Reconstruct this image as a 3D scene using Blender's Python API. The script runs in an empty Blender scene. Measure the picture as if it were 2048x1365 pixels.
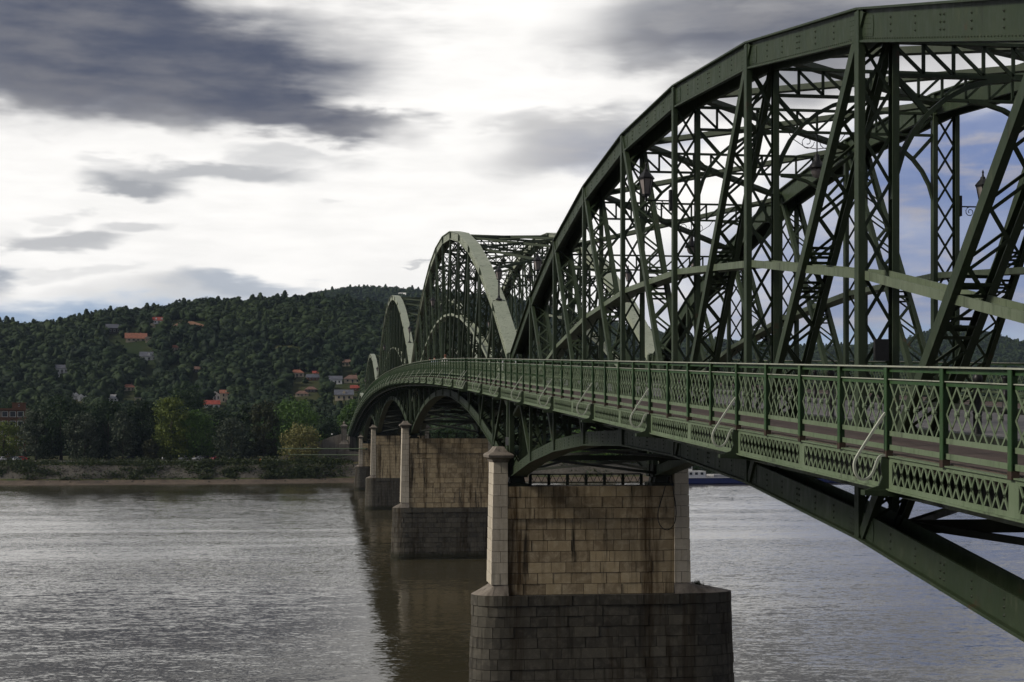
import bpy, math, random
import numpy as np
from mathutils import Vector, Matrix
random.seed(7); np.random.seed(7)
scene = bpy.context.scene
COL = scene.collection

# ------------------------------------------------------------------ camera
EYE = 16.42            # eye height above the river
TH = 0.126415          # camera yaw away from the bridge axis (+Y)
F = 2987.0 / 2048.0
cd = bpy.data.cameras.new("Camera"); cam = bpy.data.objects.new("Camera", cd); COL.objects.link(cam)
cam.location = (0, 0, EYE); cam.rotation_euler = (math.pi/2, 0, -TH)
cd.sensor_width = 36; cd.lens = 36*F; cd.shift_y = (861.6-682.5)/2048
cd.clip_start = 0.2; cd.clip_end = 12000
scene.camera = cam
CT, ST = math.cos(TH), math.sin(TH)

# ------------------------------------------------------------------ sky, sun, exposure
SUN_AZ, SUN_EL = math.radians(-98), math.radians(34)
world = bpy.data.worlds.new("World"); scene.world = world; world.use_nodes = True

class NT:
    """small helper to write node trees"""
    def __init__(s, tree): s.t = tree; tree.nodes.clear()
    def n(s, typ, **kw):
        nd = s.t.nodes.new(typ)
        for k, v in kw.items():
            if k == 'inp':
                for kk, vv in v.items():
                    if hasattr(vv, 'bl_rna') and isinstance(vv, bpy.types.NodeSocket): s.t.links.new(vv, nd.inputs[kk])
                    else: nd.inputs[kk].default_value = vv
            else: setattr(nd, k, v)
        return nd
    def m(s, op, a, b=None, c=None, clamp=False):
        nd = s.t.nodes.new('ShaderNodeMath'); nd.operation = op; nd.use_clamp = clamp
        for i, v in enumerate((a, b, c)):
            if v is None: continue
            if isinstance(v, (int, float)): nd.inputs[i].default_value = v
            else: s.t.links.new(v, nd.inputs[i])
        return nd.outputs[0]
    def vm(s, op, a, b=None):
        nd = s.t.nodes.new('ShaderNodeVectorMath'); nd.operation = op
        for i, v in enumerate((a, b)):
            if v is None: continue
            if isinstance(v, (tuple, list)): nd.inputs[i].default_value = v
            else: s.t.links.new(v, nd.inputs[i])
        return nd
    def mix(s, f, a, b, blend='MIX'):
        nd = s.t.nodes.new('ShaderNodeMix'); nd.data_type = 'RGBA'; nd.blend_type = blend
        for i, v in ((0, f), (6, a), (7, b)):
            if isinstance(v, (int, float)): nd.inputs[i].default_value = v
            elif isinstance(v, (tuple, list)): nd.inputs[i].default_value = (*v, 1) if len(v) == 3 else v
            else: s.t.links.new(v, nd.inputs[i])
        return nd.outputs[2]
    def noise(s, vec, scale, detail=3, rough=.5, dist=0):
        nd = s.t.nodes.new('ShaderNodeTexNoise'); nd.inputs['Scale'].default_value = scale
        nd.inputs['Detail'].default_value = detail; nd.inputs['Roughness'].default_value = rough
        nd.inputs['Distortion'].default_value = dist
        if vec is not None: s.t.links.new(vec, nd.inputs['Vector'])
        return nd
    def smooth(s, v, a, b, to0=0., to1=1.):
        nd = s.t.nodes.new('ShaderNodeMapRange'); nd.interpolation_type = 'SMOOTHSTEP'
        s.t.links.new(v, nd.inputs[0])
        for i, x in ((1, a), (2, b), (3, to0), (4, to1)): nd.inputs[i].default_value = x
        return nd.outputs[0]
    def xyz(s, x, y, z):
        nd = s.t.nodes.new('ShaderNodeCombineXYZ')
        for i, v in enumerate((x, y, z)):
            if isinstance(v, (int, float)): nd.inputs[i].default_value = v
            else: s.t.links.new(v, nd.inputs[i])
        return nd.outputs[0]

def build_sky():
    N = NT(world.node_tree)
    tc = N.n('ShaderNodeTexCoord'); d = tc.outputs['Generated']
    fw = N.vm('DOT_PRODUCT', d, (ST, CT, 0)).outputs['Value']
    rt = N.vm('DOT_PRODUCT', d, (CT, -ST, 0)).outputs['Value']
    sep = N.n('ShaderNodeSeparateXYZ', inp={0: d})
    az = N.m('ARCTAN2', rt, fw); el = N.m('ARCSINE', sep.outputs[2])
    # wind-drawn warp
    wv = N.xyz(N.m('MULTIPLY', az, 2.2), N.m('MULTIPLY', el, 6.0), 0)
    w1 = N.noise(wv, 3.2, 2, .55).outputs['Fac']; w2 = N.noise(N.vm('ADD', wv, (7.3, 2.1, 4)).outputs[0], 5.5, 3, .55).outputs['Fac']
    wf = N.noise(N.vm('ADD', N.xyz(N.m('MULTIPLY', az, 5), N.m('MULTIPLY', el, 26), 0), (1.7, 3, 0)).outputs[0], 2.6, 3, .6).outputs['Fac']
    u = N.m('ADD', az, N.m('ADD', N.m('MULTIPLY', N.m('SUBTRACT', w1, .5), .16), N.m('MULTIPLY', N.m('SUBTRACT', wf, .5), .05)))
    v = N.m('ADD', el, N.m('ADD', N.m('MULTIPLY', N.m('SUBTRACT', w2, .5), .035), N.m('MULTIPLY', N.m('SUBTRACT', wf, .5), .022)))
    fine = N.noise(N.vm('ADD', N.xyz(N.m('MULTIPLY', az, 16), N.m('MULTIPLY', el, 46), 0), (4.7, 1, 2)).outputs[0], 1.6, 4, .62, .4).outputs['Fac']
    u = N.m('MULTIPLY_ADD', N.m('SUBTRACT', fine, .5), .022, u); v = N.m('MULTIPLY_ADD', N.m('SUBTRACT', fine, .5), .014, v)
    def px(x, y):
        t = (x-1024)/2987
        return math.atan(t), math.atan((861.6-y)/(2987*math.sqrt(1+t*t)))
    uv = N.xyz(u, v, 0)
    def blob(x, y, rx, ry, rot=0., soft=1.0, amp=1.0):
        a, e = px(x, y)
        mp = N.n('ShaderNodeMapping', vector_type='TEXTURE'); N.t.links.new(uv, mp.inputs[0])
        mp.inputs['Location'].default_value = (a, e, 0); mp.inputs['Rotation'].default_value = (0, 0, rot); mp.inputs['Scale'].default_value = (rx/2987, ry/2987, 1)
        return N.smooth(N.vm('LENGTH', mp.outputs[0]).outputs['Value'], 1.18*soft, 0.34, 1., 1.-amp)   # 1 = clear
    def union(L):
        o = L[0]
        for b in L[1:]: o = N.m('MULTIPLY', o, b)
        return N.m('SUBTRACT', 1, o)
    dark = union([blob(170, 60, 420, 190, 0), blob(330, 130, 420, 120, -.12), blob(560, 215, 330, 55, -.16, 1.0, .95), blob(740, 245, 170, 28, -.02, 1, .6),
                  blob(620, 90, 240, 95, .0, 1.1, .5), blob(90, 160, 170, 70, 0, 1, .75), blob(330, 215, 150, 40, -.25, 1, .55), blob(-300, 60, 420, 160, 0, 1, .9),
                  blob(1320, 100, 190, 55, .1, 1.1, .6), blob(1420, 40, 300, 80, 0, 1.1, .75), blob(1750, 30, 420, 150, 0, 1.1, .8), blob(1560, 150, 260, 90, .1, 1, .6),
                  blob(1130, 300, 190, 60, .25, 1.05, .5), blob(1090, 240, 130, 28, 0, 1, .35)])
    thin = union([blob(290, 375, 130, 27, -.03), blob(450, 345, 240, 30, .06, 1, .8), blob(580, 305, 110, 20, 0, 1, .5), blob(250, 318, 60, 14, 0, 1, .3),
                  blob(110, 478, 110, 24, .06, 1, .75), blob(270, 455, 100, 18, 0, 1, .5), blob(90, 435, 40, 14, 0, 1, .25), blob(20, 565, 120, 34, 0, 1, .75),
                  blob(410, 575, 230, 34, .04, 1, .5), blob(160, 540, 60, 15, 0, 1, .25), blob(775, 543, 40, 5, 0, 1, .5), blob(655, 408, 40, 9, 0, 1, .2)])
    blue = union([blob(1960, 330, 330, 150, .1, 1.1, .95), blob(1900, 560, 420, 120, 0, 1.1, .8), blob(1560, 520, 330, 130, .2, 1.1, .55), blob(1230, 300, 170, 60, .2, 1., .4),
                  blob(2300, 420, 400, 300, 0, 1.1, .9), blob(1700, 640, 500, 60, 0, 1.1, .7)])
    low = N.m('MULTIPLY', union([blob(250, 648, 520, 50, .05, 1.15, .85), blob(-250, 640, 420, 60, 0, 1.1, .85), blob(470, 572, 170, 30, 0, 1, .5), blob(10, 560, 110, 30, 0, 1, .4), blob(1700, 690, 500, 50, 0, 1.1, .7)]), N.smooth(N.m('ABSOLUTE', az), .62, .40))
    # elsewhere in the sky: unseen heavier dark cloud, added to cut the fill light
    pl = N.xyz(N.m('DIVIDE', sep.outputs[0], N.m('MAXIMUM', N.m('ADD', sep.outputs[2], .12), .12)), N.m('DIVIDE', sep.outputs[1], N.m('MAXIMUM', N.m('ADD', sep.outputs[2], .12), .12)), 0)
    g1 = N.noise(pl, .55, 3, .55, .3).outputs['Fac']; g2 = N.noise(N.vm('ADD', pl, (11, 5, 3)).outputs[0], .45, 2, .5).outputs['Fac']
    inview = N.m('MULTIPLY', N.smooth(N.m('ABSOLUTE', az), .62, .40), N.smooth(el, .40, .27))
    outv = N.m('SUBTRACT', 1, inview)
    dark = N.m('ADD', N.m('MULTIPLY', dark, inview), N.m('MULTIPLY', N.smooth(g1, .32, .51, .1, .97), outv))
    thin = N.m('MULTIPLY', thin, inview)
    blue = N.m('ADD', N.m('MULTIPLY', blue, inview), N.m('MULTIPLY', N.smooth(g2, .48, .68, 0, .8), outv))
    sk = N.n('ShaderNodeTexSky', sky_type='NISHITA', sun_disc=False, sun_elevation=SUN_EL, sun_rotation=SUN_AZ, air_density=1.0, dust_density=1.5, ozone_density=2.0)
    skyc = N.mix(1.0, sk.outputs[0], (.08, .08, .10), 'MULTIPLY')
    skyc = N.mix(.7, skyc, (.15, .205, .42))                 # thin lilac veil over the open sky
    base = N.mix(N.smooth(wf, .3, .7), (1.0, .985, .96), (1.10, 1.08, 1.05))
    tex = N.m('ADD', N.m('MULTIPLY', wf, .6), N.m('MULTIPLY', fine, .4))
    skyc = N.mix(N.smooth(tex, .44, .66, 0, .9), skyc, (.38, .375, .43))
    c = N.mix(blue, base, skyc); c = N.mix(low, c, (.27, .39, .57))
    shade = N.mix(N.smooth(N.m('ADD', N.m('MULTIPLY', w1, .5), N.m('MULTIPLY', tex, .5)), .38, .62), (.036, .052, .105), (.15, .155, .185))
    c = N.mix(N.m('MULTIPLY', dark, .95), c, shade)
    c = N.mix(N.m('MULTIPLY', thin, .80), c, (.24, .26, .30))
    ground = N.smooth(el, -.03, -.005)
    c = N.mix(ground, (.10, .10, .09), c)
    bg = N.n('ShaderNodeBackground', inp={'Color': c, 'Strength': 1.0})
    out = N.n('ShaderNodeOutputWorld', inp={'Surface': bg.outputs[0]})
build_sky()
world.cycles.sampling_method = 'MANUAL'; world.cycles.sample_map_resolution = 512
sd = bpy.data.lights.new("Sun", 'SUN'); sun = bpy.data.objects.new("Sun", sd); COL.objects.link(sun)
sd.energy = 2.8; sd.angle = math.radians(14); sd.color = (1.0, .93, .82)
sdir = Vector((math.sin(SUN_AZ)*math.cos(SUN_EL), math.cos(SUN_AZ)*math.cos(SUN_EL), math.sin(SUN_EL)))
sun.rotation_euler = (-sdir).to_track_quat('-Z', 'Y').to_euler(); sun.location = (-100, 50, 150)
vs = scene.view_settings; vs.view_transform = 'Standard'; vs.look = 'None'; vs.exposure = 0.0; vs.gamma = 1.0; vs.use_curve_mapping = False
cy = scene.cycles; cy.max_bounces = 5; cy.diffuse_bounces = 1; cy.glossy_bounces = 3; cy.transmission_bounces = 3; cy.transparent_max_bounces = 6; cy.adaptive_threshold = .02

# ------------------------------------------------------------------ helpers
class MB:
    def __init__(s): s.v = []; s.f = []
    def add(s, v, f):
        o = len(s.v); s.v += [tuple(p) for p in v]; s.f += [tuple(i+o for i in q) for q in f]; return s
    def box(s, x0, x1, y0, y1, z0, z1):
        return s.add([(x0,y0,z0),(x1,y0,z0),(x1,y1,z0),(x0,y1,z0),(x0,y0,z1),(x1,y0,z1),(x1,y1,z1),(x0,y1,z1)],
                     [(3,2,1,0),(4,5,6,7),(0,1,5,4),(1,2,6,5),(2,3,7,6),(3,0,4,7)])
    def beam(s, p0, p1, w, h, ref=(1,0,0)):
        p0 = Vector(p0); p1 = Vector(p1); a = (p1-p0).normalized(); sd_ = a.cross(Vector(ref))
        if sd_.length < 1e-5: sd_ = a.cross(Vector((0,0,1)))
        sd_.normalize(); n = sd_.cross(a).normalized(); sd_ *= w/2; n *= h/2
        v = [p0-sd_-n, p0+sd_-n, p0+sd_+n, p0-sd_+n, p1-sd_-n, p1+sd_-n, p1+sd_+n, p1-sd_+n]
        return s.add(v, [(3,2,1,0),(4,5,6,7),(0,1,5,4),(1,2,6,5),(2,3,7,6),(3,0,4,7)])
    def loft(s, secs, close=True, cap=True):
        n = len(secs[0]); o = []; f = []
        for sec in secs: o += list(sec)
        for k in range(len(secs)-1):
            for i in range(n if close else n-1):
                j = (i+1) % n; f.append((k*n+i, k*n+j, (k+1)*n+j, (k+1)*n+i))
        if cap and close: f.append(tuple(range(n-1, -1, -1))); f.append(tuple((len(secs)-1)*n+i for i in range(n)))
        return s.add(o, f)
    def sweepY(s, prof, path):          # prof: (dx,dz) list, path: (x,y,z) list running along Y
        return s.loft([[(p[0]+a, p[1], p[2]+b) for a, b in prof] for p in path])
    def prism(s, poly, d):              # poly: 3d points, d: extrusion vector
        d = Vector(d); return s.loft([poly, [tuple(Vector(p)+d) for p in poly]])
    def tube(s, path, r, n=6):
        P = [Vector(p) for p in path]; R = r if isinstance(r, (list, tuple)) else [r]*len(P); secs = []
        for i, p in enumerate(P):
            a = (P[min(i+1, len(P)-1)]-P[max(i-1, 0)]).normalized(); ref = Vector((0,0,1)) if abs(a.z) < .9 else Vector((1,0,0))
            x = a.cross(ref).normalized(); y = a.cross(x)
            secs.append([tuple(p+(x*math.cos(2*math.pi*k/n)+y*math.sin(2*math.pi*k/n))*R[i]) for k in range(n)])
        return s.loft(secs)
    def lathe(s, prof, c=(0,0,0), n=10, rot=0):
        return s.loft([[(c[0]+r*math.cos(2*math.pi*k/n+rot), c[1]+r*math.sin(2*math.pi*k/n+rot), c[2]+z) for k in range(n)] for r, z in prof])
    def strap(s, path, w, t, nrm):      # flat strap following path, width along nrm, thickness t in plane
        P = [Vector(p) for p in path]; nrm = Vector(nrm).normalized(); secs = []
        for i, p in enumerate(P):
            a = (P[min(i+1, len(P)-1)]-P[max(i-1, 0)]).normalized(); q = a.cross(nrm).normalized()
            secs.append([tuple(p-nrm*w/2-q*t/2), tuple(p+nrm*w/2-q*t/2), tuple(p+nrm*w/2+q*t/2), tuple(p-nrm*w/2+q*t/2)])
        return s.loft(secs)
    def mesh(s, name, smooth=False):
        me = bpy.data.meshes.new(name); me.from_pydata(s.v, [], s.f); me.update()
        if smooth: me.polygons.foreach_set('use_smooth', [True]*len(me.polygons))
        return me

def thing(name, label, cat, loc=(0,0,0), group=None):
    o = bpy.data.objects.new(name, None); COL.objects.link(o); o.location = loc; o.empty_display_size = .1
    o['label'] = label; o['category'] = cat
    if group: o['group'] = group
    return o
def obj(name, geo, mat, parent=None, loc=None, kind=None, smooth=False, label=None, rz=0):
    me = geo.mesh(name, smooth) if isinstance(geo, MB) else geo
    if mat is not None and not me.materials: me.materials.append(mat)
    o = bpy.data.objects.new(name, me); COL.objects.link(o)
    if loc is not None: o.location = loc
    if rz: o.rotation_euler[2] = rz
    if parent is not None:
        o.parent = parent; pm = parent
        M = Matrix.Identity(4); ch = []
        while pm is not None: ch.append(pm); pm = pm.parent
        for q in reversed(ch): M = M @ q.matrix_parent_inverse @ q.matrix_basis
        o.matrix_parent_inverse = M.inverted()
    if kind: o['kind'] = kind
    if label: o['label'] = label
    return o
def tag(o, label, cat, group=None):
    o['label'] = label; o['category'] = cat
    if group: o['group'] = group
    return o

# ------------------------------------------------------------------ materials
def new_mat(name):
    m = bpy.data.materials.new(name); m.use_nodes = True; return m, NT(m.node_tree)
def finish(N, col, rough, bump=None, bstr=.3, bdist=.01, spec=.4, metal=0., extra=None):
    p = N.n('ShaderNodeBsdfPrincipled')
    for k, v in (('Base Color', col), ('Roughness', rough), ('Specular IOR Level', spec), ('Metallic', metal)):
        if isinstance(v, (int, float)): p.inputs[k].default_value = v
        elif isinstance(v, (tuple, list)): p.inputs[k].default_value = (*v, 1)
        else: N.t.links.new(v, p.inputs[k])
    if bump is not None:
        b = N.n('ShaderNodeBump'); b.inputs['Strength'].default_value = bstr; b.inputs['Distance'].default_value = bdist
        N.t.links.new(bump, b.inputs['Height']); N.t.links.new(b.outputs[0], p.inputs['Normal'])
    o = N.n('ShaderNodeOutputMaterial'); N.t.links.new(p.outputs[0], o.inputs[0]); return p
def pos(N): return N.n('ShaderNodeNewGeometry').outputs['Position']
def scaled(N, v, s): return N.vm('MULTIPLY', v, s).outputs[0]

def mat_paint(name, c1, c2, worn, wornamt=.5):
    m, N = new_mat(name); P = pos(N); ri = N.n('ShaderNodeObjectInfo').outputs['Random']
    n1 = N.noise(P, .9, 5, .6).outputs['Fac']; n2 = N.noise(scaled(N, P, (3, 3, .8)), 2.2, 6, .65).outputs['Fac']; n3 = N.noise(P, 14, 3, .6).outputs['Fac']
    c = N.mix(N.smooth(n1, .3, .7), c1, c2)
    c = N.mix(N.m('MULTIPLY', ri, .35), c, tuple(x*.72 for x in c1))
    c = N.mix(N.m('MULTIPLY', N.smooth(n2, .52, .72), wornamt), c, worn)
    g1 = N.noise(scaled(N, P, (2.2, 2.2, .35)), 1.6, 5, .65).outputs['Fac']
    c = N.mix(N.smooth(g1, .54, .74, 0, .6), c, (.018, .02, .013))
    rs = N.noise(P, 1.3, 6, .72).outputs['Fac']; c = N.mix(N.smooth(rs, .63, .72, 0, .75), c, (.06, .032, .016))
    c = N.mix(N.m('MULTIPLY', N.smooth(n3, .62, .75), .35), c, (.06, .045, .03))
    finish(N, c, N.smooth(n2, .2, .8, .42, .7), n3, .18, .004, .35); return m
def mat_plain(name, col, rough=.6, var=.25, scale=3., spec=.4, metal=0.):
    m, N = new_mat(name); n = N.noise(pos(N), scale, 4, .6).outputs['Fac']
    c = N.mix(N.smooth(n, .25, .75), tuple(x*(1-var) for x in col), tuple(min(1, x*(1+var)) for x in col))
    finish(N, c, rough, n, .1, .005, spec, metal); return m
def mat_stone(name, ca, cb, cc, stain, stainamt, dirt=(.02, .018, .014)):
    m, N = new_mat(name); P = pos(N); ri = N.n('ShaderNodeObjectInfo').outputs['Random']
    oi = N.xyz(ri, N.m('MULTIPLY', ri, 37.), N.m('MULTIPLY', ri, 91.))
    n1 = N.noise(N.vm('ADD', P, oi).outputs[0], 2.2, 5, .6, .6).outputs['Fac']
    c = N.mix(ri, ca, cb); c = N.mix(N.smooth(n1, .4, .75, 0, .7), c, cc)
    vein = N.noise(N.vm('ADD', scaled(N, P, (1.0, 1.0, 3.5)), oi).outputs[0], 1.8, 4, .6, 1.5).outputs['Fac']
    c = N.mix(N.smooth(N.m('ABSOLUTE', N.m('SUBTRACT', vein, .5)), .03, .0, 0, .35), c, tuple(x*.55 for x in ca))
    s1 = N.noise(scaled(N, P, (1.0, 1.0, .07)), 1.05, 4, .6).outputs['Fac']      # rain streaks
    s2 = N.noise(scaled(N, P, (3.2, 3.2, .25)), 1.0, 5, .7).outputs['Fac']
    st = N.m('MULTIPLY', N.smooth(s1, .47, .66), N.smooth(s2, .25, .6), clamp=True)
    c = N.mix(N.m('MULTIPLY', st, stainamt), c, stain)
    s3 = N.noise(scaled(N, P, (1.4, 1.4, .12)), 1.3, 4, .6).outputs['Fac']
    c = N.mix(N.m('MULTIPLY', N.smooth(s3, .56, .72), stainamt), c, dirt)
    wz = N.n('ShaderNodeSeparateXYZ', inp={0: P}).outputs[2]
    wet = N.smooth(N.m('ADD', wz, N.m('MULTIPLY', s2, -.8)), .75, .15, 0, .8); c = N.mix(wet, c, (.018, .019, .010))
    b1 = N.noise(P, 18, 4, .65).outputs['Fac']
    finish(N, c, .85, b1, .5, .012, .2); return m

M = {}
M['paint'] = mat_paint('green_paint', (.026, .043, .020), (.039, .056, .029), (.088, .102, .068), .4)
M['paint_sunlit'] = mat_paint('sunlit_green_paint', (.27, .305, .23), (.34, .37, .285), (.15, .185, .12), .35)  # sun glow on the farther spans' chords, put into a paler paint colour
M['railcap'] = mat_paint('worn_rail_cap', (.34, .36, .29), (.42, .44, .36), (.10, .14, .08), .45)
M['paint_rail'] = mat_paint('green_railing_paint', (.026, .070, .022), (.042, .09, .032), (.13, .17, .10), .4)
M['paint_pale'] = mat_paint('pale_green_paint', (.125, .17, .098), (.16, .205, .13), (.05, .085, .038), .55)
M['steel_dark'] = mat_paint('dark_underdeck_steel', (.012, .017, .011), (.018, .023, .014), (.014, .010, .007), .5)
M['paint_mid'] = mat_paint('faded_green_paint', (.11, .14, .088), (.14, .17, .112), (.05, .08, .04), .5)
M['bracepale'] = mat_paint('pale_brace_paint', (.46, .49, .40), (.55, .57, .48), (.20, .25, .15), .4)
M['rivet'] = mat_plain('dirty_rivet_heads', (.022, .030, .018), .7)
M['iron'] = mat_plain('black_iron', (.012, .012, .013), .45, .3, 8)
M['rustpost'] = mat_plain('rusty_post_foot', (.045, .028, .02), .8)
M['shaft'] = mat_stone('limestone_shaft', (.47, .375, .235), (.25, .195, .125), (.58, .49, .34), (.06, .036, .015), .95)
M['pilaster'] = mat_stone('pale_pilaster_stone', (.58, .52, .42), (.48, .43, .345), (.64, .59, .50), (.14, .10, .065), .45)
M['base'] = mat_stone('dark_base_stone', (.095, .088, .072), (.046, .043, .037), (.14, .128, .105), (.028, .02, .011), .85)
M['capstone'] = mat_stone('weathered_capstone', (.22, .19, .16), (.18, .16, .14), (.30, .27, .23), (.06, .05, .04), .6)
M['mortar'] = mat_plain('dark_mortar', (.035, .03, .024), .95)
M['rubble'] = mat_stone('rubble_wall', (.20, .18, .155), (.14, .125, .11), (.28, .26, .23), (.06, .05, .035), .6)
M['bankwall'] = mat_stone('dark_bank_wall', (.085, .078, .066), (.06, .055, .047), (.12, .11, .095), (.03, .026, .018), .6)
M['footway'] = mat_plain('brown_footway_asphalt', (.105, .078, .066), .9, .25, 5)
M['road'] = mat_plain('grey_roadway_asphalt', (.13, .125, .13), .85, .2, 2)
M['sand'] = mat_plain('river_sand', (.085, .064, .046), .95, .35, .35)
M['white'] = mat_plain('white_paint', (.75, .75, .73), .5, .08)
M['glass'] = mat_plain('dark_window_glass', (.02, .025, .03), .08, .2, 3, .6)
M['tyre'] = mat_plain('black_rubber', (.015, .015, .015), .8)
M['blue'] = mat_plain('blue_hull_paint', (.010, .022, .13), .4, .2, .4)
M['red'] = mat_plain('red_paint', (.45, .03, .03), .5)
M['orange'] = mat_plain('orange_plastic', (.6, .16, .03), .6)
M['bark'] = mat_plain('bark', (.05, .04, .03), .95, .4, 4)
M['lampglass'] = mat_plain('frosted_lamp_glass', (.26, .23, .22), .3, .15, 3)
def mat_grass():
    m, N = new_mat('bank_grass'); P = pos(N); n = N.noise(P, .12, 5, .65).outputs['Fac']; n2 = N.noise(P, 1.7, 4, .6).outputs['Fac']
    c = N.mix(N.smooth(n, .4, .6), (.045, .062, .02), (.10, .085, .045)); c = N.mix(N.smooth(n2, .4, .7, 0, .6), c, (.03, .042, .015))
    finish(N, c, .95, n2, .6, .1, .1); return m
M['grass'] = mat_grass()
def mat_hill():
    m, N = new_mat('wooded_hill_ground'); P = pos(N); n = N.noise(P, .012, 5, .6).outputs['Fac']
    c = N.mix(N.smooth(n, .4, .65), (.022, .035, .014), (.05, .055, .025)); finish(N, c, .95, None, spec=.05); return m
M['hill'] = mat_hill()
def mat_leaf(name, ca, cb, cc, trans=.25):
    m, N = new_mat(name); P = pos(N); ri = N.n('ShaderNodeObjectInfo').outputs['Random']
    n = N.noise(P, .45, 3, .6).outputs['Fac']; n2 = N.noise(P, 3.1, 2, .5).outputs['Fac']
    c = N.mix(N.smooth(n, .35, .65), ca, cb); c = N.mix(N.smooth(n2, .5, .75, 0, .7), c, cc)
    c = N.mix(N.m('MULTIPLY', ri, .5), c, tuple(x*.55 for x in ca))
    p = finish(N, c, .6, None, spec=.25)
    t = N.n('ShaderNodeBsdfTranslucent', inp={'Color': c}); mx = N.n('ShaderNodeMixShader', inp={0: trans, 1: p.outputs[0], 2: t.outputs[0]})
    out = [x for x in N.t.nodes if x.type == 'OUTPUT_MATERIAL'][0]; N.t.links.new(mx.outputs[0], out.inputs[0]); return m
LEAF = {'dark': mat_leaf('dark_green_leaves', (.010, .027, .007), (.022, .050, .012), (.055, .095, .026)),
        'green': mat_leaf('green_leaves', (.04, .09, .016), (.10, .19, .034), (.17, .27, .06)),
        'yellow': mat_leaf('yellow_green_leaves', (.08, .118, .018), (.15, .19, .03), (.24, .27, .06)),
        'silver': mat_leaf('silver_willow_leaves', (.026, .042, .022), (.065, .085, .052), (.24, .26, .19)),
        'brown': mat_leaf('brownish_leaves', (.030, .042, .013), (.055, .058, .022), (.10, .095, .045)),
        'bloom': mat_leaf('cream_blossom_leaves', (.18, .18, .055), (.32, .30, .11), (.46, .43, .21)),
        'scrub': mat_leaf('bank_scrub_leaves', (.026, .046, .012), (.06, .078, .022), (.09, .095, .038)),
        'lime': mat_leaf('lime_leaves', (.16, .26, .02), (.2, .3, .03), (.25, .34, .05))}
def mat_forest():
    m, N = new_mat('forest_leaves'); P = pos(N); ri = N.n('ShaderNodeObjectInfo').outputs['Random']
    n = N.noise(P, .010, 4, .6).outputs['Fac']
    c = N.mix(N.smooth(n, .4, .62), (.012, .026, .009), (.026, .044, .013))
    c = N.mix(N.smooth(ri, .55, 1., 0, .7), c, (.032, .050, .017)); c = N.mix(N.smooth(ri, .35, 0., 0, .65), c, (.008, .016, .008))
    finish(N, c, .7, None, spec=.15); return m
M['forest'] = mat_forest()
def mat_water():
    m, N = new_mat('river_water'); P = pos(N)
    def slope(sc, amp, off, dist=.3, det=2):
        c = N.noise(N.vm('ADD', scaled(N, P, sc), off).outputs[0], 1.0, det, .55, dist).outputs['Color']
        return N.vm('SCALE', N.vm('SUBTRACT', c, (.5, .5, .5)).outputs[0]), amp
    g = N.noise(scaled(N, P, (.008, .040, 1)), 1.0, 4, .6, 1.2).outputs['Fac']
    gust = N.smooth(g, .34, .66, .45, 1.25)
    tot = None
    for sc, amp, off in (((.06, .20, 1), .04, (3, 7, 1)), ((.22, .62, 1), .105, (0, 0, 5)), ((.8, 1.9, 1), .19, (9, 4, 2)), ((2.6, 5.5, 1), .24, (5, 1, 8))):
        nd, a_ = slope(sc, amp, off); nd.inputs['Scale'].default_value = a_
        tot = nd.outputs[0] if tot is None else N.vm('ADD', tot, nd.outputs[0]).outputs[0]
    sv = N.vm('SCALE', N.vm('MULTIPLY', tot, (.8, 1, 0)).outputs[0]); N.t.links.new(gust, sv.inputs['Scale'])
    nrm = N.vm('NORMALIZE', N.vm('ADD', sv.outputs[0], (0, -.045, 1)).outputs[0]).outputs[0]
    silt = N.mix(N.smooth(N.noise(scaled(N, P, (.01, .02, 1)), 1.0, 3, .5).outputs['Fac'], .4, .65), (.044, .039, .023), (.055, .048, .030))
    p = finish(N, silt, .06, None, spec=.5); p.inputs['IOR'].default_value = 1.333; N.t.links.new(nrm, p.inputs['Normal']); return m
M['water'] = mat_water()

# ------------------------------------------------------------------ the river and the ground
obj('river', MB().add([(-2500,-120,0),(2500,-120,0),(2500,900,0),(-2500,900,0)], [(0,1,2,3)]), M['water'], kind='structure')
def bank_y(x): return 472.2 + .085*x + 2.6*math.sin(x*.035) + 1.5*math.sin(x*.11+1) + .6*math.sin(x*.37)
BANKPROF = [(-30,-3.5),(-4,-.45),(0,.02),(2.6,.5),(5.4,1.25),(6.4,1.7),(9.0,3.4),(12.2,5.2),(13.4,5.62),(18,6.1),(30,6.4),(250,6.6)]
def build_bank():
    xs = np.linspace(-420, 560, 246); V = []; Fs = []; n = len(BANKPROF); MATI = []
    for x in xs:
        for k, (d, z) in enumerate(BANKPROF):
            j = .25*math.sin(x*.21+k*1.7)+.2*math.sin(x*.53+k) if 1 < k < 9 else 0
            V.append((x, bank_y(x)+d+j*.8, z+.18*j*(1 if 2 < k < 8 else 0)))
    for i in range(len(xs)-1):
        for k in range(n-1):
            Fs.append((i*n+k, (i+1)*n+k, (i+1)*n+k+1, i*n+k+1)); MATI.append(0 if k < 4 else (1 if k in (5, 6, 7) else 2))
    me = bpy.data.meshes.new('far_bank'); me.from_pydata(V, [], Fs)
    for mm in ('sand', 'bankwall', 'grass'): me.materials.append(M[mm])
    me.polygons.foreach_set('material_index', MATI); me.update()
    o = bpy.data.objects.new('far_bank', me); COL.objects.link(o); o['kind'] = 'structure'
build_bank()
def bank_strip(name, d0, d1, z, mat, x0=-420, x1=560, n=120):
    xs = np.linspace(x0, x1, n); V = []; Fs = []
    for x in xs: V += [(x, bank_y(x)+d0, z), (x, bank_y(x)+d1, z+.05)]
    for i in range(n-1): Fs.append((2*i, 2*i+2, 2*i+3, 2*i+1))
    return obj(name, MB().add(V, Fs), mat, kind='structure')
bank_strip('quay_path', 21, 25, 6.36, mat_plain('pale_gravel_path', (.30, .27, .22), .95, .2, .6))
bank_strip('quay_road', 31.5, 40, 6.47, M['road'])
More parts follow.
